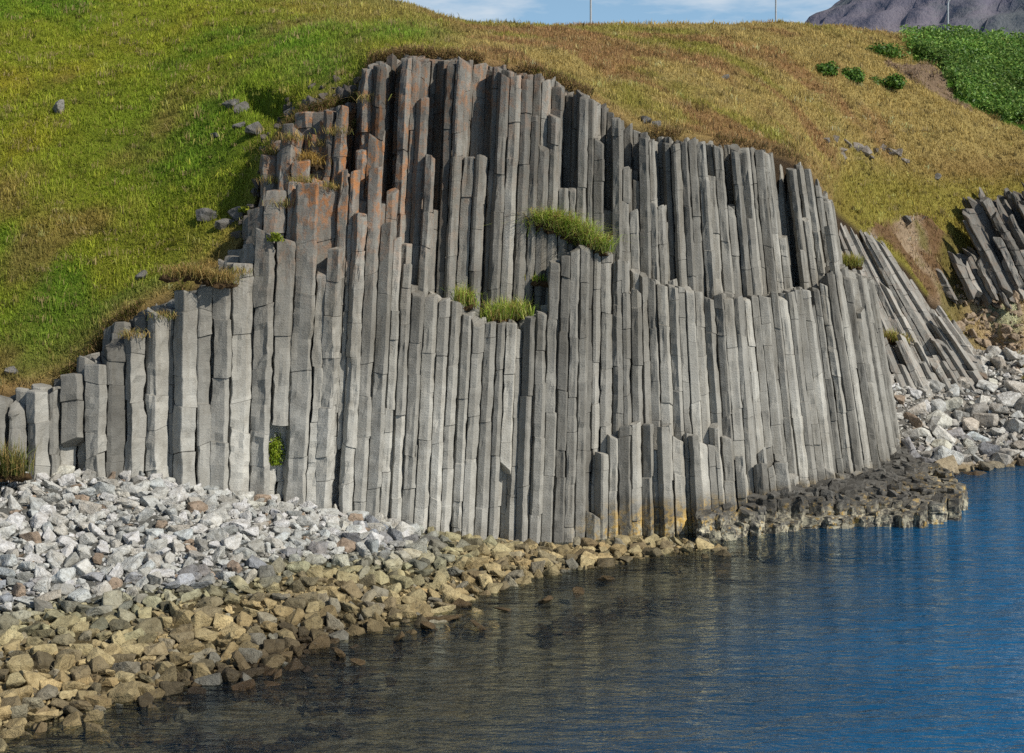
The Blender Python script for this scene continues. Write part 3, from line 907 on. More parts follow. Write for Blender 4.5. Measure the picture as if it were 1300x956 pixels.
# ------------------------------------------------------------------ stones
def stone_variant(seed, fine=True):
    r = random.Random(seed)
    bm = bmesh.new()
    sx, sy, sz = r.uniform(.8, 1.35), r.uniform(.55, .95), r.uniform(.42, .8)
    for _ in range(r.randint(11, 17)):
        v = Vector((r.uniform(-1, 1), r.uniform(-1, 1), r.uniform(-1, 1)))
        m_ = max(abs(v.x), abs(v.y), abs(v.z)); v = v / m_ * r.uniform(.8, 1.0)
        if v.length > 1.35: v *= 1.35 / v.length
        bm.verts.new((v.x * sx, v.y * sy, v.z * sz))
    res = bmesh.ops.convex_hull(bm, input=bm.verts)
    bmesh.ops.delete(bm, geom=[g_ for g_ in res['geom_interior'] if isinstance(g_, bmesh.types.BMVert)], context='VERTS')
    bmesh.ops.dissolve_limit(bm, angle_limit=.22, verts=bm.verts, edges=bm.edges)
    bmesh.ops.remove_doubles(bm, verts=bm.verts, dist=.04)
    bmesh.ops.bevel(bm, geom=bm.edges[:], offset=r.uniform(.025, .07), segments=1, profile=.6, affect='EDGES')
    bmesh.ops.triangulate(bm, faces=bm.faces)
    for lim in ((.5, .3) if fine else ()):
        bmesh.ops.subdivide_edges(bm, edges=[e for e in bm.edges if e.calc_length() > lim], cuts=1)
        bmesh.ops.triangulate(bm, faces=bm.faces)
    bmesh.ops.triangulate(bm, faces=bm.faces)
    bm.verts.ensure_lookup_table()
    V = np.array([v.co[:] for v in bm.verts]); Fc = np.array([[v.index for v in f.verts] for f in bm.faces])
    bm.free()
    V -= V.mean(0); V /= np.abs(V[:, :2]).max()
    V += .05 * np.stack([vnoise(V * 2.2 + seed, 1), vnoise(V * 2.2 + seed, 2), vnoise(V * 2.2 + seed, 3)], 1)
    if fine: V += .035 * np.stack([vnoise(V * 6 + seed, 4), vnoise(V * 6 + seed, 5), vnoise(V * 6 + seed, 6)], 1)
    return V, Fc


STONES = [stone_variant(s) for s in range(40)]
CHIPS = [stone_variant(s, False) for s in range(100, 124)]


def rotm(r):
    e = r.uniform(0, 2 * math.pi)
    a, b = r.normal(0, .33, 2)
    return np.array(Matrix.Rotation(e, 3, 'Z') @ Matrix.Rotation(a, 3, 'X') @ Matrix.Rotation(b, 3, 'Y'))


def stone_at(pos, rad, col, wet, seed, flat=1.0):
    r = np.random.default_rng(seed)
    kinds = STONES if rad > .1 else CHIPS
    V, Fc = kinds[r.integers(len(kinds))]
    S = np.array([rad, rad, rad * flat])
    V = (V * S) @ rotm(r).T
    c = np.concatenate([np.tile(col, (len(V), 1)), np.full((len(V), 1), wet)], 1)
    return V + pos, Fc, c


def scatter(n_try, region, size_fn, sep=.78, seed=0, x0=-18, x1=8, y0=20, y1=37):
    """dart throwing, large first, on a hash grid"""
    r = np.random.default_rng(seed)
    X = r.uniform(x0, x1, n_try); Y = r.uniform(y0, y1, n_try)
    Z = beach_z(X, Y)
    ok = region(X, Y, Z); X, Y, Z = X[ok], Y[ok], Z[ok]
    R = np.sort(size_fn(r, len(X)))[::-1]
    cell = {}; out = []; g = R.max() * 2
    for x, y, z, s in zip(X, Y, Z, R):
        i, j = int(x // g), int(y // g); good = True
        for a_ in (-1, 0, 1):
            for b_ in (-1, 0, 1):
                for (qx, qy, qs) in cell.get((i + a_, j + b_), ()):
                    if (qx - x) ** 2 + (qy - y) ** 2 < (sep * (qs + s)) ** 2: good = False; break
                if not good: break
            if not good: break
        if good:
            cell.setdefault((i, j), []).append((x, y, s)); out.append((x, y, z, s))
    return np.array(out)


def left_region(X, Y, Z):
    px, py = to_px(X, Y), to_py(Z, Y)
    return (Z > -.42) & (Y < BASE_Y(px) + .3) & (px > -270) & (px < 930) & (py < 1000) & ~((Z < -.05) & (n2(X, Y, .8, 3, 97) < .02))


def right_region(X, Y, Z):
    px = to_px(X, Y)
    return (Z > -.25) & (px > 1095) & (px < 1600) & (Y > 42.5) & (Y < 55.9)


def sizes(lo, hi, p):
    return lambda r, n: lo + (hi - lo) * r.random(n) ** p


def build_stones(specs, name, ind, label_fn, cat, group, restname, restlabel):
    """specs: x, y, z, r, seed -> the largest in view as objects, the rest as one mass"""
    big = np.argsort(-(specs[:, 3] / specs[:, 1]))
    vis = [i for i in big if -5 < to_px(specs[i, 0], specs[i, 1]) < 1305 and to_py(specs[i, 2], specs[i, 1]) < 965]
    show = set(vis[:ind])
    c, w = stone_colour(specs[:, 0], specs[:, 1], specs[:, 2] + specs[:, 3] * .4, 0)
    jit = np.clip(rng.normal(1, .2, len(specs)), .45, 1.5)
    warm = rng.normal(0, .03, len(specs))
    Vs, Fs, Cs, o = [], [], [], 0
    for i, (x, y, z, s) in enumerate(specs):
        cc = c[i] * jit[i] * np.array([1 + warm[i], 1, 1 - warm[i]])
        if z < .75 and rng.random() < .3: cc = cc * np.array([.55, .56, .62])
        if z < .9 and rng.random() < .12: cc = cc * .5 + np.array([.12, .125, .115])
        if rng.random() < .05 and z > .6: cc = np.array([.32, .25, .19]) * jit[i]
        V, Fc, cl = stone_at(np.array([x, y, z + s * .22]), s, np.clip(cc, .01, .6), w[i], int(i * 7 + len(specs)), rng.uniform(.75, 1.15))
        if i in show:
            loc = np.array([x, y, z])
            ob = link(name, mesh_from(name, V - loc, Fc, mat=M_ROCK, attrs={'Col': cl}), None, tuple(loc))
            tag(ob, label_fn(x, y, z, s), cat, group)
        else:
            Vs.append(V); Fs.append(Fc + o); Cs.append(cl); o += len(V)
    if Vs:
        tag(link(restname, mesh_from(restname, np.concatenate(Vs), np.concatenate(Fs), mat=M_ROCK, attrs={'Col': np.concatenate(Cs)})), restlabel, cat, kind='stuff')


L1 = scatter(75000, left_region, sizes(.065, .24, 3.0), .66, 1)
L2 = scatter(40000, left_region, sizes(.035, .085, 1.6), .62, 2)
L2[:, 2] -= .02
zc = lambda s: s[:, 2] + .22 * sstep(380, 0, to_px(s[:, 0], s[:, 1])) + .30 * sstep(360, 600, to_px(s[:, 0], s[:, 1])) + s[:, 3] * .4 + .16 * n2(s[:, 0], s[:, 1], .5, 3, 93)
v1 = zc(L1)
build_stones(L1[v1 > .62], 'grey_boulder', 300, lambda x, y, z, s: ('large' if s > .24 else 'medium-sized') + ' pale grey angular boulder on the dry scree below the left half of the cliff',
             'boulder', 'pale grey boulders of the dry scree', 'scree_rubble', 'small pale grey stones filling the scree')
mid = (v1 <= .62) & (v1 > .1)
build_stones(L1[mid], 'golden_boulder', 300, lambda x, y, z, s: ('large' if s > .24 else 'medium-sized') + ' golden brown boulder in the weathered band above the waterline',
             'boulder', 'golden brown boulders above the waterline', 'golden_rubble', 'small golden brown stones above the waterline')
build_stones(L1[v1 <= .1], 'wet_boulder', 160, lambda x, y, z, s: ('large' if s > .24 else 'medium-sized') + ' dark brown wet boulder lying at the edge of the sea',
             'boulder', 'wet dark boulders at the waterline', 'wet_rubble', 'small wet brown stones along the waterline')
build_stones(L2, 'pebble', 0, None, 'gravel', None, 'beach_pebbles', 'small broken stones between the boulders of the beach')
R1 = scatter(9000, right_region, sizes(.12, .46, 3.2), .66, 3, 10, 26, 42.5, 56)
R2 = scatter(18000, right_region, sizes(.05, .11, 1.5), .62, 4, 10, 26, 42.5, 56)
build_stones(R1, 'shore_boulder', 260, lambda x, y, z, s: ('wet brown boulder at the waterline of the small beach right of the cliff' if z + .4 * s < .45 else
             ('large' if s > .28 else 'medium-sized') + ' pale boulder on the small beach right of the cliff'), 'boulder', 'boulders of the small beach right of the cliff', 'shore_rubble', 'small stones of the beach right of the cliff')
build_stones(R2, 'pebble', 0, None, 'gravel', None, 'shore_pebbles', 'small stones between the boulders right of the cliff')


# separate wet rocks standing in the shallows
for k, (px, py, rp, fl) in enumerate([(692, 764, 15, .5), (588, 768, 15, .7), (560, 787, 26, .35), (545, 797, 15, .6), (610, 797, 18, .3), (735, 752, 10, .5), (432, 832, 14, .6), (455, 842, 10, .6), (640, 775, 12, .4), (770, 735, 11, .5), (505, 812, 12, .5)]):
    b_ = W(px, py, CAMZ * F / (py - HOR)); s_ = rp / F * b_[1]
    V, Fc, cl = stone_at(np.array([0, 0, .02]), s_, np.array([.10, .068, .032]), .2, 660 + k, fl)
    tag(link('wet_boulder', mesh_from('wet_boulder', V, Fc, mat=M_ROCK, attrs={'Col': cl}), None, tuple(b_)), 'brown wet rock standing alone in the shallow water off the beach', 'boulder', 'separate wet rocks in the shallows')


# loose stones on the slopes
def loose(px, py, rpx, label, col=(.17, .165, .155), name='loose_rock', flat=1.0, seed=0, group=None):
    p = on_hill(px, py + rpx * .4)
    if p is None: return
    s = rpx / F * p[1]
    V, Fc, cl = stone_at(np.array([0, 0, s * .3]), s, np.array(col), 1, 77 + seed + int(px), flat)
    tag(link(name, mesh_from(name, V, Fc, mat=M_ROCK, attrs={'Col': cl}), None, tuple(p)), label, 'rock', group)


for k, a_ in enumerate([(74, 137, 14, 'pale grey rock lying alone in the grass of the left slope', (.27, .265, .255)),
                        (293, 131, 13, 'upright dark stone, uppermost of the cluster in the bright green grass'),
                        (306, 137, 12, 'slanting grey stone leaning beside the uppermost stone of the cluster'),
                        (304, 158, 10, 'small grey stone in the middle of the cluster in the bright green grass'),
                        (324, 164, 13, 'pointed grey stone at the right of the cluster in the bright green grass'),
                        (274, 171, 9, 'flat brown stone at the lower left of the cluster in the green grass'),
                        (371, 140, 12, 'dark block standing by the hollow under the turf lip'),
                        (397, 146, 14, 'squat dark basalt block, left of the pair at the turf edge'),
                        (418, 148, 15, 'squat dark basalt block, right of the pair at the turf edge'),
                        (367, 168, 12, 'grey block in dry grass just above the lichen-covered columns'),
                        (262, 272, 14, 'tall dark stone at the turf edge beside the stepped columns'),
                        (284, 283, 15, 'angular dark stone with a black side at the turf edge'),
                        (303, 270, 12, 'flat grey stone at the turf edge beside a yellow green plant'),
                        (336, 240, 12, 'grey stone half sunk in dry grass beside the columns'),
                        (180, 350, 11, 'small brown stone in the turf above the short columns'),
                        (14, 470, 9, 'small dark stone in the grass at the left edge of the slope'),
                        (819, 152, 10, 'dark flat stone on the cliff rim'),
                        (832, 158, 9, 'small dark stone on the cliff rim below the flat stone'),
                        (920, 97, 8, 'low brownish stone in the golden meadow'),
                        (1190, 224, 7, 'small pale stone in the grass above the eroded bank'),
                        (1150, 278, 8, 'round pale stone at the turf edge above the eroded bank')]):
    loose(*a_, seed=k)
for k in range(46):
    px = 300 + 165 * rng.random(); cy = float(CREST(px)); py = cy - 4 - 26 * rng.random() ** 1.5
    loose(px, py, 5 + 7 * rng.random() ** 2, 'dark broken block in the turf along the stepped upper left rim of the cliff', (.13, .115, .10), 'rim_block', 1.1, 400 + k, 'broken blocks along the upper left rim')
for k, (px, py, rp) in enumerate([(1049, 178, 6), (1060, 176, 5), (1068, 190, 9), (1076, 181, 8), (1088, 186, 9), (1099, 192, 10), (1111, 190, 9), (1121, 187, 9), (1130, 192, 9), (1141, 192, 11), (1070, 197, 7), (1149, 203, 7), (1104, 199, 7)]):
    loose(px, py, rp, 'pale grey stone in the broken band of rock across the golden meadow', (.24, .215, .19), 'meadow_stone', 1.1, 200 + k, 'stones of the broken rock band in the meadow')
for k in range(170):
    px = 1215 + 84 * rng.random() ** .8; py = 340 + 122 * rng.random()
    loose(px, py, 2.5 + 7 * rng.random() ** 2.2, 'small beige stone on the eroded bank below the far outcrop', (.36, .28, .20), 'bank_stone', 1.0, 300 + k, 'beige stones on the eroded bank')


# ------------------------------------------------------------------ plants
def tuft(name, label, anchors, n, h, greens, droop=.8, w=.016, cat='grass tuft', dead=.2, base=True):
    anchors = np.array(anchors); md_ = np.median(anchors[:, 1])
    far_ = np.abs(anchors[:, 1] - md_) > .2
    anchors[far_] = [W(to_px(x_, y_), to_py(z_, y_), md_) for x_, y_, z_ in anchors[far_]] if far_.any() else anchors[far_]
    loc = anchors.mean(0)
    idx = rng.integers(len(anchors), size=n)
    P = anchors[idx] - loc + rng.normal(0, 1, (n, 3)) * np.array([.12, .09, .03])
    g = np.array(greens)
    c = g[rng.integers(len(g), size=n)] * rng.uniform(.65, 1.35, n)[:, None] * (1 if g.max() > .42 else 1.5)
    dd_ = rng.random(n) < dead
    c[dd_] = np.array([.48, .33, .12]) * rng.uniform(.6, 1.3, dd_.sum())[:, None]
    hh_ = rng.uniform(.45, 1.1, n) * h
    V, f3, f4, C = blades(P, hh_, rng.uniform(.6, 1.4, n) * w, c, np.abs(rng.normal(droop, .45, n)), None, rng.normal(-1.57, 1.5, n))
    o = link(name, mesh_from(name, V, f3, f4, mat=M_BLADE, attrs={'Col': C}), None, tuple(loc))
    tag(o, label, cat)
    if base:
        m = len(anchors) * 3
        aa = np.repeat(anchors, 3, 0) - loc + rng.normal(0, 1, (m, 3)) * np.array([.07, .05, .02])
        Vs, Fs, Cs, k = [], [], [], 0
        for p_ in aa:
            V, Fc, cl = stone_at(p_ - [0, 0, .05], .13, np.array([.13, .085, .045]), 1, int(rng.integers(1e6)), .7)
            Vs.append(V); Fs.append(Fc + k); Cs.append(cl); k += len(V)
        link('sod', mesh_from('sod', np.concatenate(Vs), np.concatenate(Fs), mat=M_BEACH, attrs={'Col': np.concatenate(Cs)[:, :3]}), o)
    return o


G1 = [(.36, .50, .06), (.50, .58, .13), (.26, .38, .045), (.60, .60, .2)]
cliff_bvh = None


def face_at(px, py, inn=.15):
    """point on the cliff seen through this place, moved a little into the ledge"""
    best = FACE.ray_cast(Vector((0, 0, CAMZ)), Vector(((px - 650) / F, 1, (HOR - py) / F)).normalized())
    p = np.array(best[0]) if best[0] is not None else W(px, py, BASE_Y(px))
    return p + np.array([0, inn, 0])


vs, fs, o_ = [], [], 0
for grp in (main_cols, fan_cols):
    for V, f3, f4, m in grp:
        vs.append(V); fs += (f4 + o_).tolist() + (f3 + o_).tolist(); o_ += len(V)
FACE = BVHTree.FromPolygons(np.concatenate(vs).tolist(), fs)
ring = lambda pts_, inn=-.05: [face_at(px, py, inn) for px, py in pts_]
tuft('grass_tuft', 'large bright green grass tuft draped over the ledge in the upper cliff face',
     ring([(668, 297), (676, 292), (686, 290), (697, 291), (708, 295), (718, 298), (728, 303), (738, 308), (748, 312), (758, 316), (765, 320), (700, 287), (715, 290), (730, 296), (690, 284), (742, 302), (705, 288)]), 3300, .6, G1, 1.15, .015)
tuft('grass_tuft', 'small pale grass tuft on the face left of the broader low tuft', ring([(577, 383), (586, 385), (596, 388)]), 420, .52, G1, .6, .015)
tuft('grass_tuft', 'green and straw-coloured grass tuft on the lower ledge in the middle of the cliff', ring([(622, 410), (632, 406), (642, 404), (652, 402), (662, 404)]), 800, .60, G1, .6, .016)
tuft('grass_tuft', 'tiny olive grass tuft in the crack above the low middle ledge', ring([(680, 357), (686, 357)]), 160, .2, G1[:1] + G1[2:3], .5, .014)
tuft('grass_tuft', 'yellow green grass tuft on the column tops at the right edge of the cliff', ring([(1064, 337), (1072, 336), (1080, 337), (1086, 338)]), 600, .45, [(.28, .27, .06), (.2, .22, .05)], .6, .016)
tuft('grass_tuft', 'grass tuft growing on the leaning columns behind the cliff', ring([(1128, 430), (1137, 433), (1146, 436)]), 420, .42, [(.24, .26, .06), (.3, .24, .08)], .7, .018)
tuft('grass_tuft', 'dry straw-coloured tuft hanging over the short columns below the turf', ring([(225, 352), (240, 350), (255, 352), (268, 356), (282, 358), (292, 360)], -.2), 1100, .42, [(.36, .26, .10), (.3, .24, .09), (.2, .2, .05)], 1.1, .014, dead=.4)
tuft('grass_tuft', 'dry orange grass tuft capping a column among the lichen-covered columns', ring([(388, 208), (396, 206), (402, 210)]), 300, .35, [(.36, .24, .06), (.3, .2, .06)], .8, .016)
for px, py in [(352, 196), (372, 178), (410, 186), (428, 170), (446, 160), (385, 232), (420, 240), (345, 232), (470, 128), (505, 98), (360, 262), (300, 348), (206, 404), (168, 428)]:
    c_ = face_at(px, py, .02)
    tuft('grass_clump', 'small dry grass tuft among the broken column tops of the upper left rim', [c_, c_ + [.12, .02, 0], c_ - [.12, .02, 0]], 130, .26, [(.30, .24, .09), (.2, .22, .05), (.34, .24, .08)], 1.0, .013, base=False)['group'] = 'small tufts on the broken column tops'
p0 = W(4, 602, 32.0)
tuft('grass_tuft', 'dark reedy grass tuft at the left edge where the cliff meets the scree', [p0 + [dx, dy, 0] for dx in (-.25, -.1, .05, .2, .3) for dy in (-.1, .1)], 500, .75, [(.07, .09, .02), (.12, .13, .03), (.2, .17, .06)], .5, .018)


def leafy(name, label, cat, loc, rx, ry, rz, n, leaf, cols, lump=4, stem=True, flat=0):
    r = np.random.default_rng(int(abs(loc[0]) * 100) + n)
    cen = r.normal(0, .45, (lump, 3)) * np.array([rx, ry, rz * .5]); cen[:, 2] = np.abs(cen[:, 2]) + rz * .3
    k = r.integers(lump, size=n)
    dr = r.normal(0, 1, (n, 3)); dr /= np.linalg.norm(dr, axis=1)[:, None]
    P = cen[k] + dr * (r.random(n) ** .4)[:, None] * np.array([rx, ry, rz]) * .62
    P[:, 2] = np.maximum(P[:, 2], .02)
    nrm = dr + r.normal(0, .6, (n, 3)) + [0, -.2, .5]; nrm /= np.linalg.norm(nrm, axis=1)[:, None]
    t = np.cross(nrm, r.normal(0, 1, (n, 3))); t /= np.linalg.norm(t, axis=1)[:, None]; b = np.cross(nrm, t)
    s = leaf * r.uniform(.6, 1.4, n)[:, None]
    V = np.stack([P - t * s, P + b * s * .5, P + t * s, P - b * s * .5], 1).reshape(-1, 3)
    c = np.array(cols)[r.integers(len(cols), size=n)] * r.uniform(.6, 1.4, n)[:, None]
    root = empty(name, tuple(loc)); tag(root, label, cat)
    link('foliage', mesh_from('foliage', V, F4=np.arange(n * 4).reshape(-1, 4), mat=M_LEAF, attrs={'Col': np.repeat(c, 4, 0)}), root)
    if stem:
        bm = bmesh.new()
        for q_ in cen:
            v = Vector(q_); mtx = Matrix.Translation(v / 2) @ v.to_track_quat('Z', 'Y').to_matrix().to_4x4()
            bmesh.ops.create_cone(bm, segments=6, radius1=.03 * rz + .008, radius2=.008, depth=v.length, matrix=mtx)
        me = bpy.data.meshes.new('stem'); bm.to_mesh(me); bm.free()
        me.attributes.new('Col', 'FLOAT_COLOR', 'POINT').data.foreach_set('color', np.tile([.10, .07, .04, 1], len(me.vertices)).astype(np.float32))
        me.materials.append(M_LEAF)
        link('stem', me, root)
    return root


SH = [(.08, .17, .02), (.12, .21, .03), (.05, .12, .016)]
for px, py, w_, h_, lab in [(1120, 72, 27, 13, 'wide low green shrub highest on the meadow near the skyline'),
                            (1050, 95, 15, 11, 'small round green shrub, leftmost of the lower three on the meadow'),
                            (1083, 103, 16, 12, 'round green shrub between two other shrubs on the golden meadow'),
                            (1128, 112, 19, 13, 'green shrub beside the bare brown streak, rightmost of the lower three')]:
    p = on_hill(px, py); k = p[1] / F
    leafy('shrub', lab, 'shrub', p - [0, 0, .05], w_ * k, w_ * k * .8, h_ * k * 1.3, 1500, .07, SH, 7)
for px, py, w_, lab in [(346, 306, 14, 'bright yellow green leafy plant on a ledge among the stepped columns'), (318, 269, 9, 'small yellow green leafy plant at the turf edge beside a flat stone')]:
    p = face_at(px, py, -.05) if px > 330 else on_hill(px, py); k = p[1] / F
    leafy('leafy_plant', lab, 'plant', p, w_ * k, w_ * k * .7, w_ * k * .8, 260, .05, [(.26, .28, .03), (.17, .22, .02)], 5)
for px, py in [(349, 562), ]:
    p = face_at(px, 590, -.05); k = p[1] / F
    m_ = leafy('moss_clump', 'bright green moss clump in a gap at the foot of the left columns', 'moss', p, 13 * k, .15, 34 * k, 1500, .026, [(.17, .24, .015), (.12, .19, .012), (.22, .27, .02)], 9, False)

# lush herb thicket on the right of the skyline (nobody could count its stems)
N = 70000
sx = np.concatenate([rng.uniform(1140, 1345, N * 2), rng.uniform(1345, 1580, N)]); sy = rng.uniform(35, 210, N * 3)
jx, jy = 6 * vnoise(np.stack([sx * .07, sy * .07, sx * 0], 1), 5), 5 * vnoise(np.stack([sx * .09, sy * .09, sx * 0], 1), 6)
ok = in_poly(sx + jx, sy + jy, LUSH); sx, sy = sx[ok], sy[ok]
# through the hill grid: nearest grid vertex in view
vis = (pyg > 20) & (pyg < 230) & (pxg > 1120) & (pxg < 1600) & (HY < 90)
gvx, gvy, gP = pxg[vis], pyg[vis], np.stack([HX, HY, HZ], -1)[vis]
from mathutils.kdtree import KDTree
kd = KDTree(len(gvx))
for i, (a_, b_) in enumerate(zip(gvx, gvy)): kd.insert((a_, b_, 0), i)
kd.balance()
n = len(sx)
P = np.array([gP[kd.find((a_, b_, 0))[1]] for a_, b_ in zip(sx, sy)])
P[:, :2] += rng.normal(0, .16, (n, 2))
lump = .35 + .5 * (.5 + .5 * n2(P[:, 0], P[:, 1], .9, 3, 64))
P[:, 2] += lump * rng.random(n) ** .6
nrm = rng.normal(0, .7, (n, 3)) + [0, -.3, .8]; nrm /= np.linalg.norm(nrm, axis=1)[:, None]
t = np.cross(nrm, rng.normal(0, 1, (n, 3))); t /= np.linalg.norm(t, axis=1)[:, None]; b = np.cross(nrm, t)
s = .075 * rng.uniform(.5, 1.5, n)[:, None]
V = np.stack([P - t * s, P + b * s * .45, P + t * s, P - b * s * .45], 1).reshape(-1, 3)
c = np.array([(.18, .34, .06), (.28, .42, .08), (.11, .23, .04)])[rng.integers(3, size=n)] * rng.uniform(.6, 1.35, n)[:, None] * (.75 + .5 * n2(P[:, 0], P[:, 1], .7, 2, 66))[:, None]
tag(link('green_undergrowth', mesh_from('green_undergrowth', V, F4=np.arange(n * 4).reshape(-1, 4), mat=M_LEAF, attrs={'Col': np.repeat(np.clip(c, .004, 1), 4, 0)})),
    'dense bright green undergrowth covering the slope at the upper right', 'undergrowth', kind='stuff')


# ------------------------------------------------------------------ lamp post and masts on the skyline
def mat_plain(name, col, metal=.4, rough=.5):
    g = NT(name)
    pos = g.n('NewGeometry').outputs['Position']
    c = g.mix(g.noise(pos, 6, 4), tuple(x * .8 for x in col), tuple(min(1, x * 1.15) for x in col))
    return g.surf(g.n('BsdfPrincipled', {'Base Color': c, 'Metallic': metal, 'Roughness': rough}).outputs[0])


M_STEEL = mat_plain('galvanised_steel', (.42, .44, .46))


def tube(path, radii, seg=10):
    path = [Vector(p_) for p_ in path]; V, F4 = [], []
    for i, p_ in enumerate(path):
        d_ = (path[min(i + 1, len(path) - 1)] - path[max(i - 1, 0)]).normalized()
        qd = d_.to_track_quat('Z', 'Y')
        for k in range(seg):
            an = 2 * math.pi * k / seg
            V.append(p_ + qd @ Vector((math.cos(an) * radii[i], math.sin(an) * radii[i], 0)))
    for i in range(len(path) - 1):
        for k in range(seg): F4.append((i * seg + k, i * seg + (k + 1) % seg, (i + 1) * seg + (k + 1) % seg, (i + 1) * seg + k))
    return np.array([v[:] for v in V]), F4, [list(range(seg))[::-1], list(range((len(path) - 1) * seg, len(path) * seg))]


for px, Yp, r_, lab in [(750, 88, .05, 'thin grey mast standing on the skyline above the middle of the cliff'), (985, 90, .045, 'thin dark mast on the skyline just left of the mountain')]:
    x = (px - 650) / F * Yp; zg = float(hill_z(np.array([x]), np.array([Yp]))[0]) - .3
    root = tag(empty('mast', (x, Yp, zg)), lab, 'mast', 'masts on the skyline')
    V, f4, pl = tube([(0, 0, 0), (0, 0, 3), (0, 0, 7.5), (0, 0, 8.0)], [r_ * 1.25, r_ * 1.1, r_ * .8, r_ * .7]); link('pole', mesh_from('pole', V, F4=f4, polys=pl, mat=M_STEEL), root)
    V, f4, pl = tube([(0, 0, 0), (0, 0, .35), (0, 0, .4)], [r_ * 2.2, r_ * 2.0, r_ * 1.4]); link('footing', mesh_from('footing', V, F4=f4, polys=pl, mat=M_STEEL), root)
Yp = 92; x = (1203.5 - 650) / F * Yp; zg = float(hill_z(np.array([x]), np.array([Yp]))[0]) - .3
ztop = CAMZ + (HOR - 2) / F * Yp - zg
root = tag(empty('street_lamp', (x, Yp, zg)), 'pale street lamp with a curved arm on the skyline in front of the mountain', 'street lamp')
V, f4, pl = tube([(0, 0, 0), (0, 0, 1), (0, 0, ztop - .2)], [.075, .065, .05]); link('pole', mesh_from('pole', V, F4=f4, polys=pl, mat=M_STEEL), root)
V, f4, pl = tube([(0, 0, ztop - .2), (.03, 0, ztop), (.15, 0, ztop + .14), (.35, 0, ztop + .22), (.6, 0, ztop + .25)], [.05, .046, .042, .04, .038]); link('arm', mesh_from('arm', V, F4=f4, polys=pl, mat=M_STEEL), root)
V, f4, pl = tube([(.55, 0, ztop + .25), (.65, 0, ztop + .26), (.95, 0, ztop + .25), (1.1, 0, ztop + .22)], [.05, .11, .10, .04]); link('lamp_head', mesh_from('lamp_head', V, F4=f4, polys=pl, mat=M_STEEL), root)

# ------------------------------------------------------------------ the mountain
mx = np.linspace(150, 2600, 260); my = np.linspace(1500, 3400, 150)
MX, MY = np.meshgrid(mx, my, indexing='ij')
ridge = np.sqrt(np.clip(MX - 780, -1e9, 0) ** 2 + (.8 * (MY - 2200)) ** 2 + 1)
ridge = np.where(MX > 780, np.sqrt((.25 * (MX - 780)) ** 2 + (.8 * (MY - 2200)) ** 2), ridge)
an = np.arctan2(MY - 2200, MX - 780)
MZ = 545 - .70 * ridge + 26 * n2(MX, MY, .006, 5, 121) + 14 * n2(an * 60, ridge * .05, .35, 3, 123)
st_ = 26.0
MZ = MZ + 7 * (np.floor(MZ / st_) * st_ + st_ * sstep(.0, .45, (MZ / st_) % 1) - MZ) / st_ * 2.0
MZ = np.maximum(MZ, -5)
gid = np.arange(MX.size).reshape(MX.shape)
q = np.stack([gid[:-1, :-1], gid[1:, :-1], gid[1:, 1:], gid[:-1, 1:]], -1).reshape(-1, 4)
g = NT('hazy_mountain_rock')
pos = g.n('NewGeometry').outputs['Position']
zz = g.n('SeparateXYZ', {'Vector': pos}).outputs[2]
na = g.noise(g.mp(pos, (.004, .004, .03)), 1.0, 6, .65); nb = g.noise(pos, .011, 7, .7)
c = g.mix(g.rng(na, .35, .65), (.125, .105, .125), (.215, .175, .175))
c = g.mix(g.rng(g.noise(g.mp(pos, (.006, .003, .012)), 1.0, 6, .65), .5, .62, 0, .75), c, (.10, .115, .085))
c = g.mix(g.rng(nb, .55, .75, 0, .6), c, (.25, .21, .21))
c = g.mix(.25, c, (.20, .24, .34))  # aerial haze painted in as a bluish tint over the rock
bp = g.n('Bump', {'Height': nb, 'Strength': .8, 'Distance': 12.0})
M_MTN = g.surf(g.n('BsdfPrincipled', {'Base Color': c, 'Roughness': 1.0, 'Specular IOR Level': 0., 'Normal': bp.outputs[0]}).outputs[0])
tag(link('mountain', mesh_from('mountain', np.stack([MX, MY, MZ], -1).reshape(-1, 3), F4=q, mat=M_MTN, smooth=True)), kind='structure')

# ------------------------------------------------------------------ light
SUN_EL, SUN_AZ = math.radians(39), math.radians(54)      # azimuth to the right of straight behind the camera
to_sun = Vector((math.sin(SUN_AZ) * math.cos(SUN_EL), -math.cos(SUN_AZ) * math.cos(SUN_EL), math.sin(SUN_EL)))
ld = bpy.data.lights.new('sun', 'SUN'); ld.energy = 5.0; ld.angle = math.radians(.5); ld.color = (1, .94, .84)
lo = bpy.data.objects.new('sun', ld); COL.objects.link(lo); lo.rotation_euler = to_sun.to_track_quat('Z', 'Y').to_euler(); lo.location = to_sun * 60
w = bpy.data.worlds.new('World'); scene.world = w; w.use_nodes = True
nt_ = w.node_tree; nt_.nodes.clear()
sky = nt_.nodes.new('ShaderNodeTexSky'); sky.sky_type = 'NISHITA'; sky.sun_disc = False; sky.sun_elevation = SUN_EL
sky.sun_rotation = math.atan2(to_sun.x, to_sun.y); sky.air_density = 1.0; sky.dust_density = .6; sky.ozone_density = 1.6
tc = nt_.nodes.new('ShaderNodeTexCoord')
mp = nt_.nodes.new('ShaderNodeMapping'); mp.inputs['Scale'].default_value = (2.6, 2.6, 11.0); mp.inputs['Location'].default_value = (.35, .1, .2)
nz = nt_.nodes.new('ShaderNodeTexNoise'); nz.inputs['Scale'].default_value = 1.7; nz.inputs['Detail'].default_value = 7; nz.inputs['Roughness'].default_value = .58
mr = nt_.nodes.new('ShaderNodeMapRange'); mr.inputs['From Min'].default_value = .53; mr.inputs['From Max'].default_value = .68; mr.inputs['To Max'].default_value = .85
mxn = nt_.nodes.new('ShaderNodeMix'); mxn.data_type = 'RGBA'; mxn.inputs[7].default_value = (11.0, 11.3, 11.6, 1)
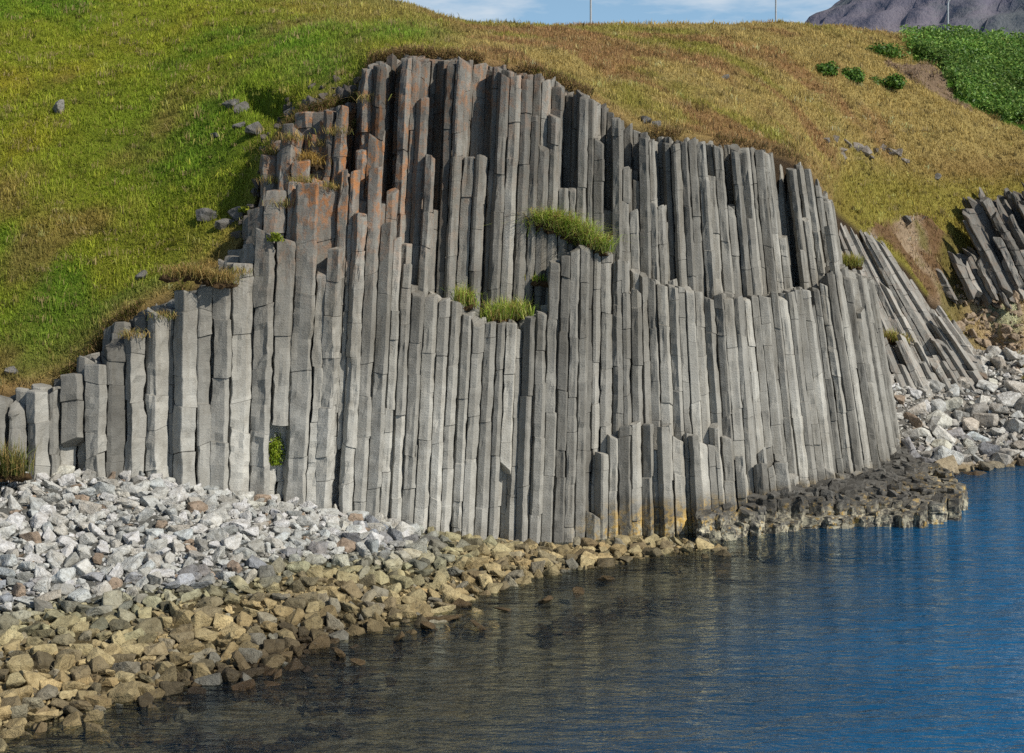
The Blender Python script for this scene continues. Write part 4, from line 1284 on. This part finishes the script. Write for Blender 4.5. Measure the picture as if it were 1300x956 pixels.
bg = nt_.nodes.new('ShaderNodeBackground'); bg.inputs['Strength'].default_value = .075
wo = nt_.nodes.new('ShaderNodeOutputWorld')
lk = nt_.links.new
lk(tc.outputs['Generated'], mp.inputs[0]); lk(mp.outputs[0], nz.inputs['Vector']); lk(nz.outputs['Fac'], mr.inputs['Value'])
sx_ = nt_.nodes.new('ShaderNodeSeparateXYZ'); lk(tc.outputs['Generated'], sx_.inputs[0])
hi = nt_.nodes.new('ShaderNodeMapRange'); hi.inputs['From Min'].default_value = .16; hi.inputs['From Max'].default_value = .34; hi.inputs['To Min'].default_value = 1; hi.inputs['To Max'].default_value = .12
lk(sx_.outputs[2], hi.inputs['Value'])
mu = nt_.nodes.new('ShaderNodeMath'); mu.operation = 'MULTIPLY'; lk(mr.outputs[0], mu.inputs[0]); lk(hi.outputs[0], mu.inputs[1])
lk(mu.outputs[0], mxn.inputs[0]); lo_ = nt_.nodes.new('ShaderNodeMapRange'); lo_.inputs['From Min'].default_value = .05; lo_.inputs['From Max'].default_value = .3; lo_.inputs['To Min'].default_value = 1.0; lo_.inputs['To Max'].default_value = 0
lk(sx_.outputs[2], lo_.inputs['Value'])
hz = nt_.nodes.new('ShaderNodeMix'); hz.data_type = 'RGBA'; hz.inputs[7].default_value = (4.2, 7.4, 11.0, 1)
lk(lo_.outputs[0], hz.inputs[0]); lk(sky.outputs[0], hz.inputs[6]); lk(hz.outputs[2], mxn.inputs[6]); lk(mxn.outputs[2], bg.inputs['Color']); lk(bg.outputs[0], wo.inputs['Surface'])

# ------------------------------------------------------------------ camera (level, with lens shift so that verticals stay upright)
cd = bpy.data.cameras.new('camera'); cam = bpy.data.objects.new('camera', cd); COL.objects.link(cam); scene.camera = cam
cam.location = (0, 0, CAMZ); cam.rotation_euler = (math.pi / 2, 0, 0)
cd.sensor_fit = 'HORIZONTAL'; cd.sensor_width = 36; cd.lens = 36 * F / 1300
cd.shift_y = -(478 - HOR) / 1300
cd.clip_start = .5; cd.clip_end = 12000
scene.view_settings.view_transform = 'Standard'; scene.view_settings.look = 'None'; scene.view_settings.exposure = 0
scene.cycles.max_bounces = 6; scene.cycles.diffuse_bounces = 2; scene.cycles.glossy_bounces = 2; scene.cycles.transparent_max_bounces = 8
scene.cycles.use_denoising = False
scene.cycles.use_adaptive_sampling = True; scene.cycles.adaptive_threshold = .012
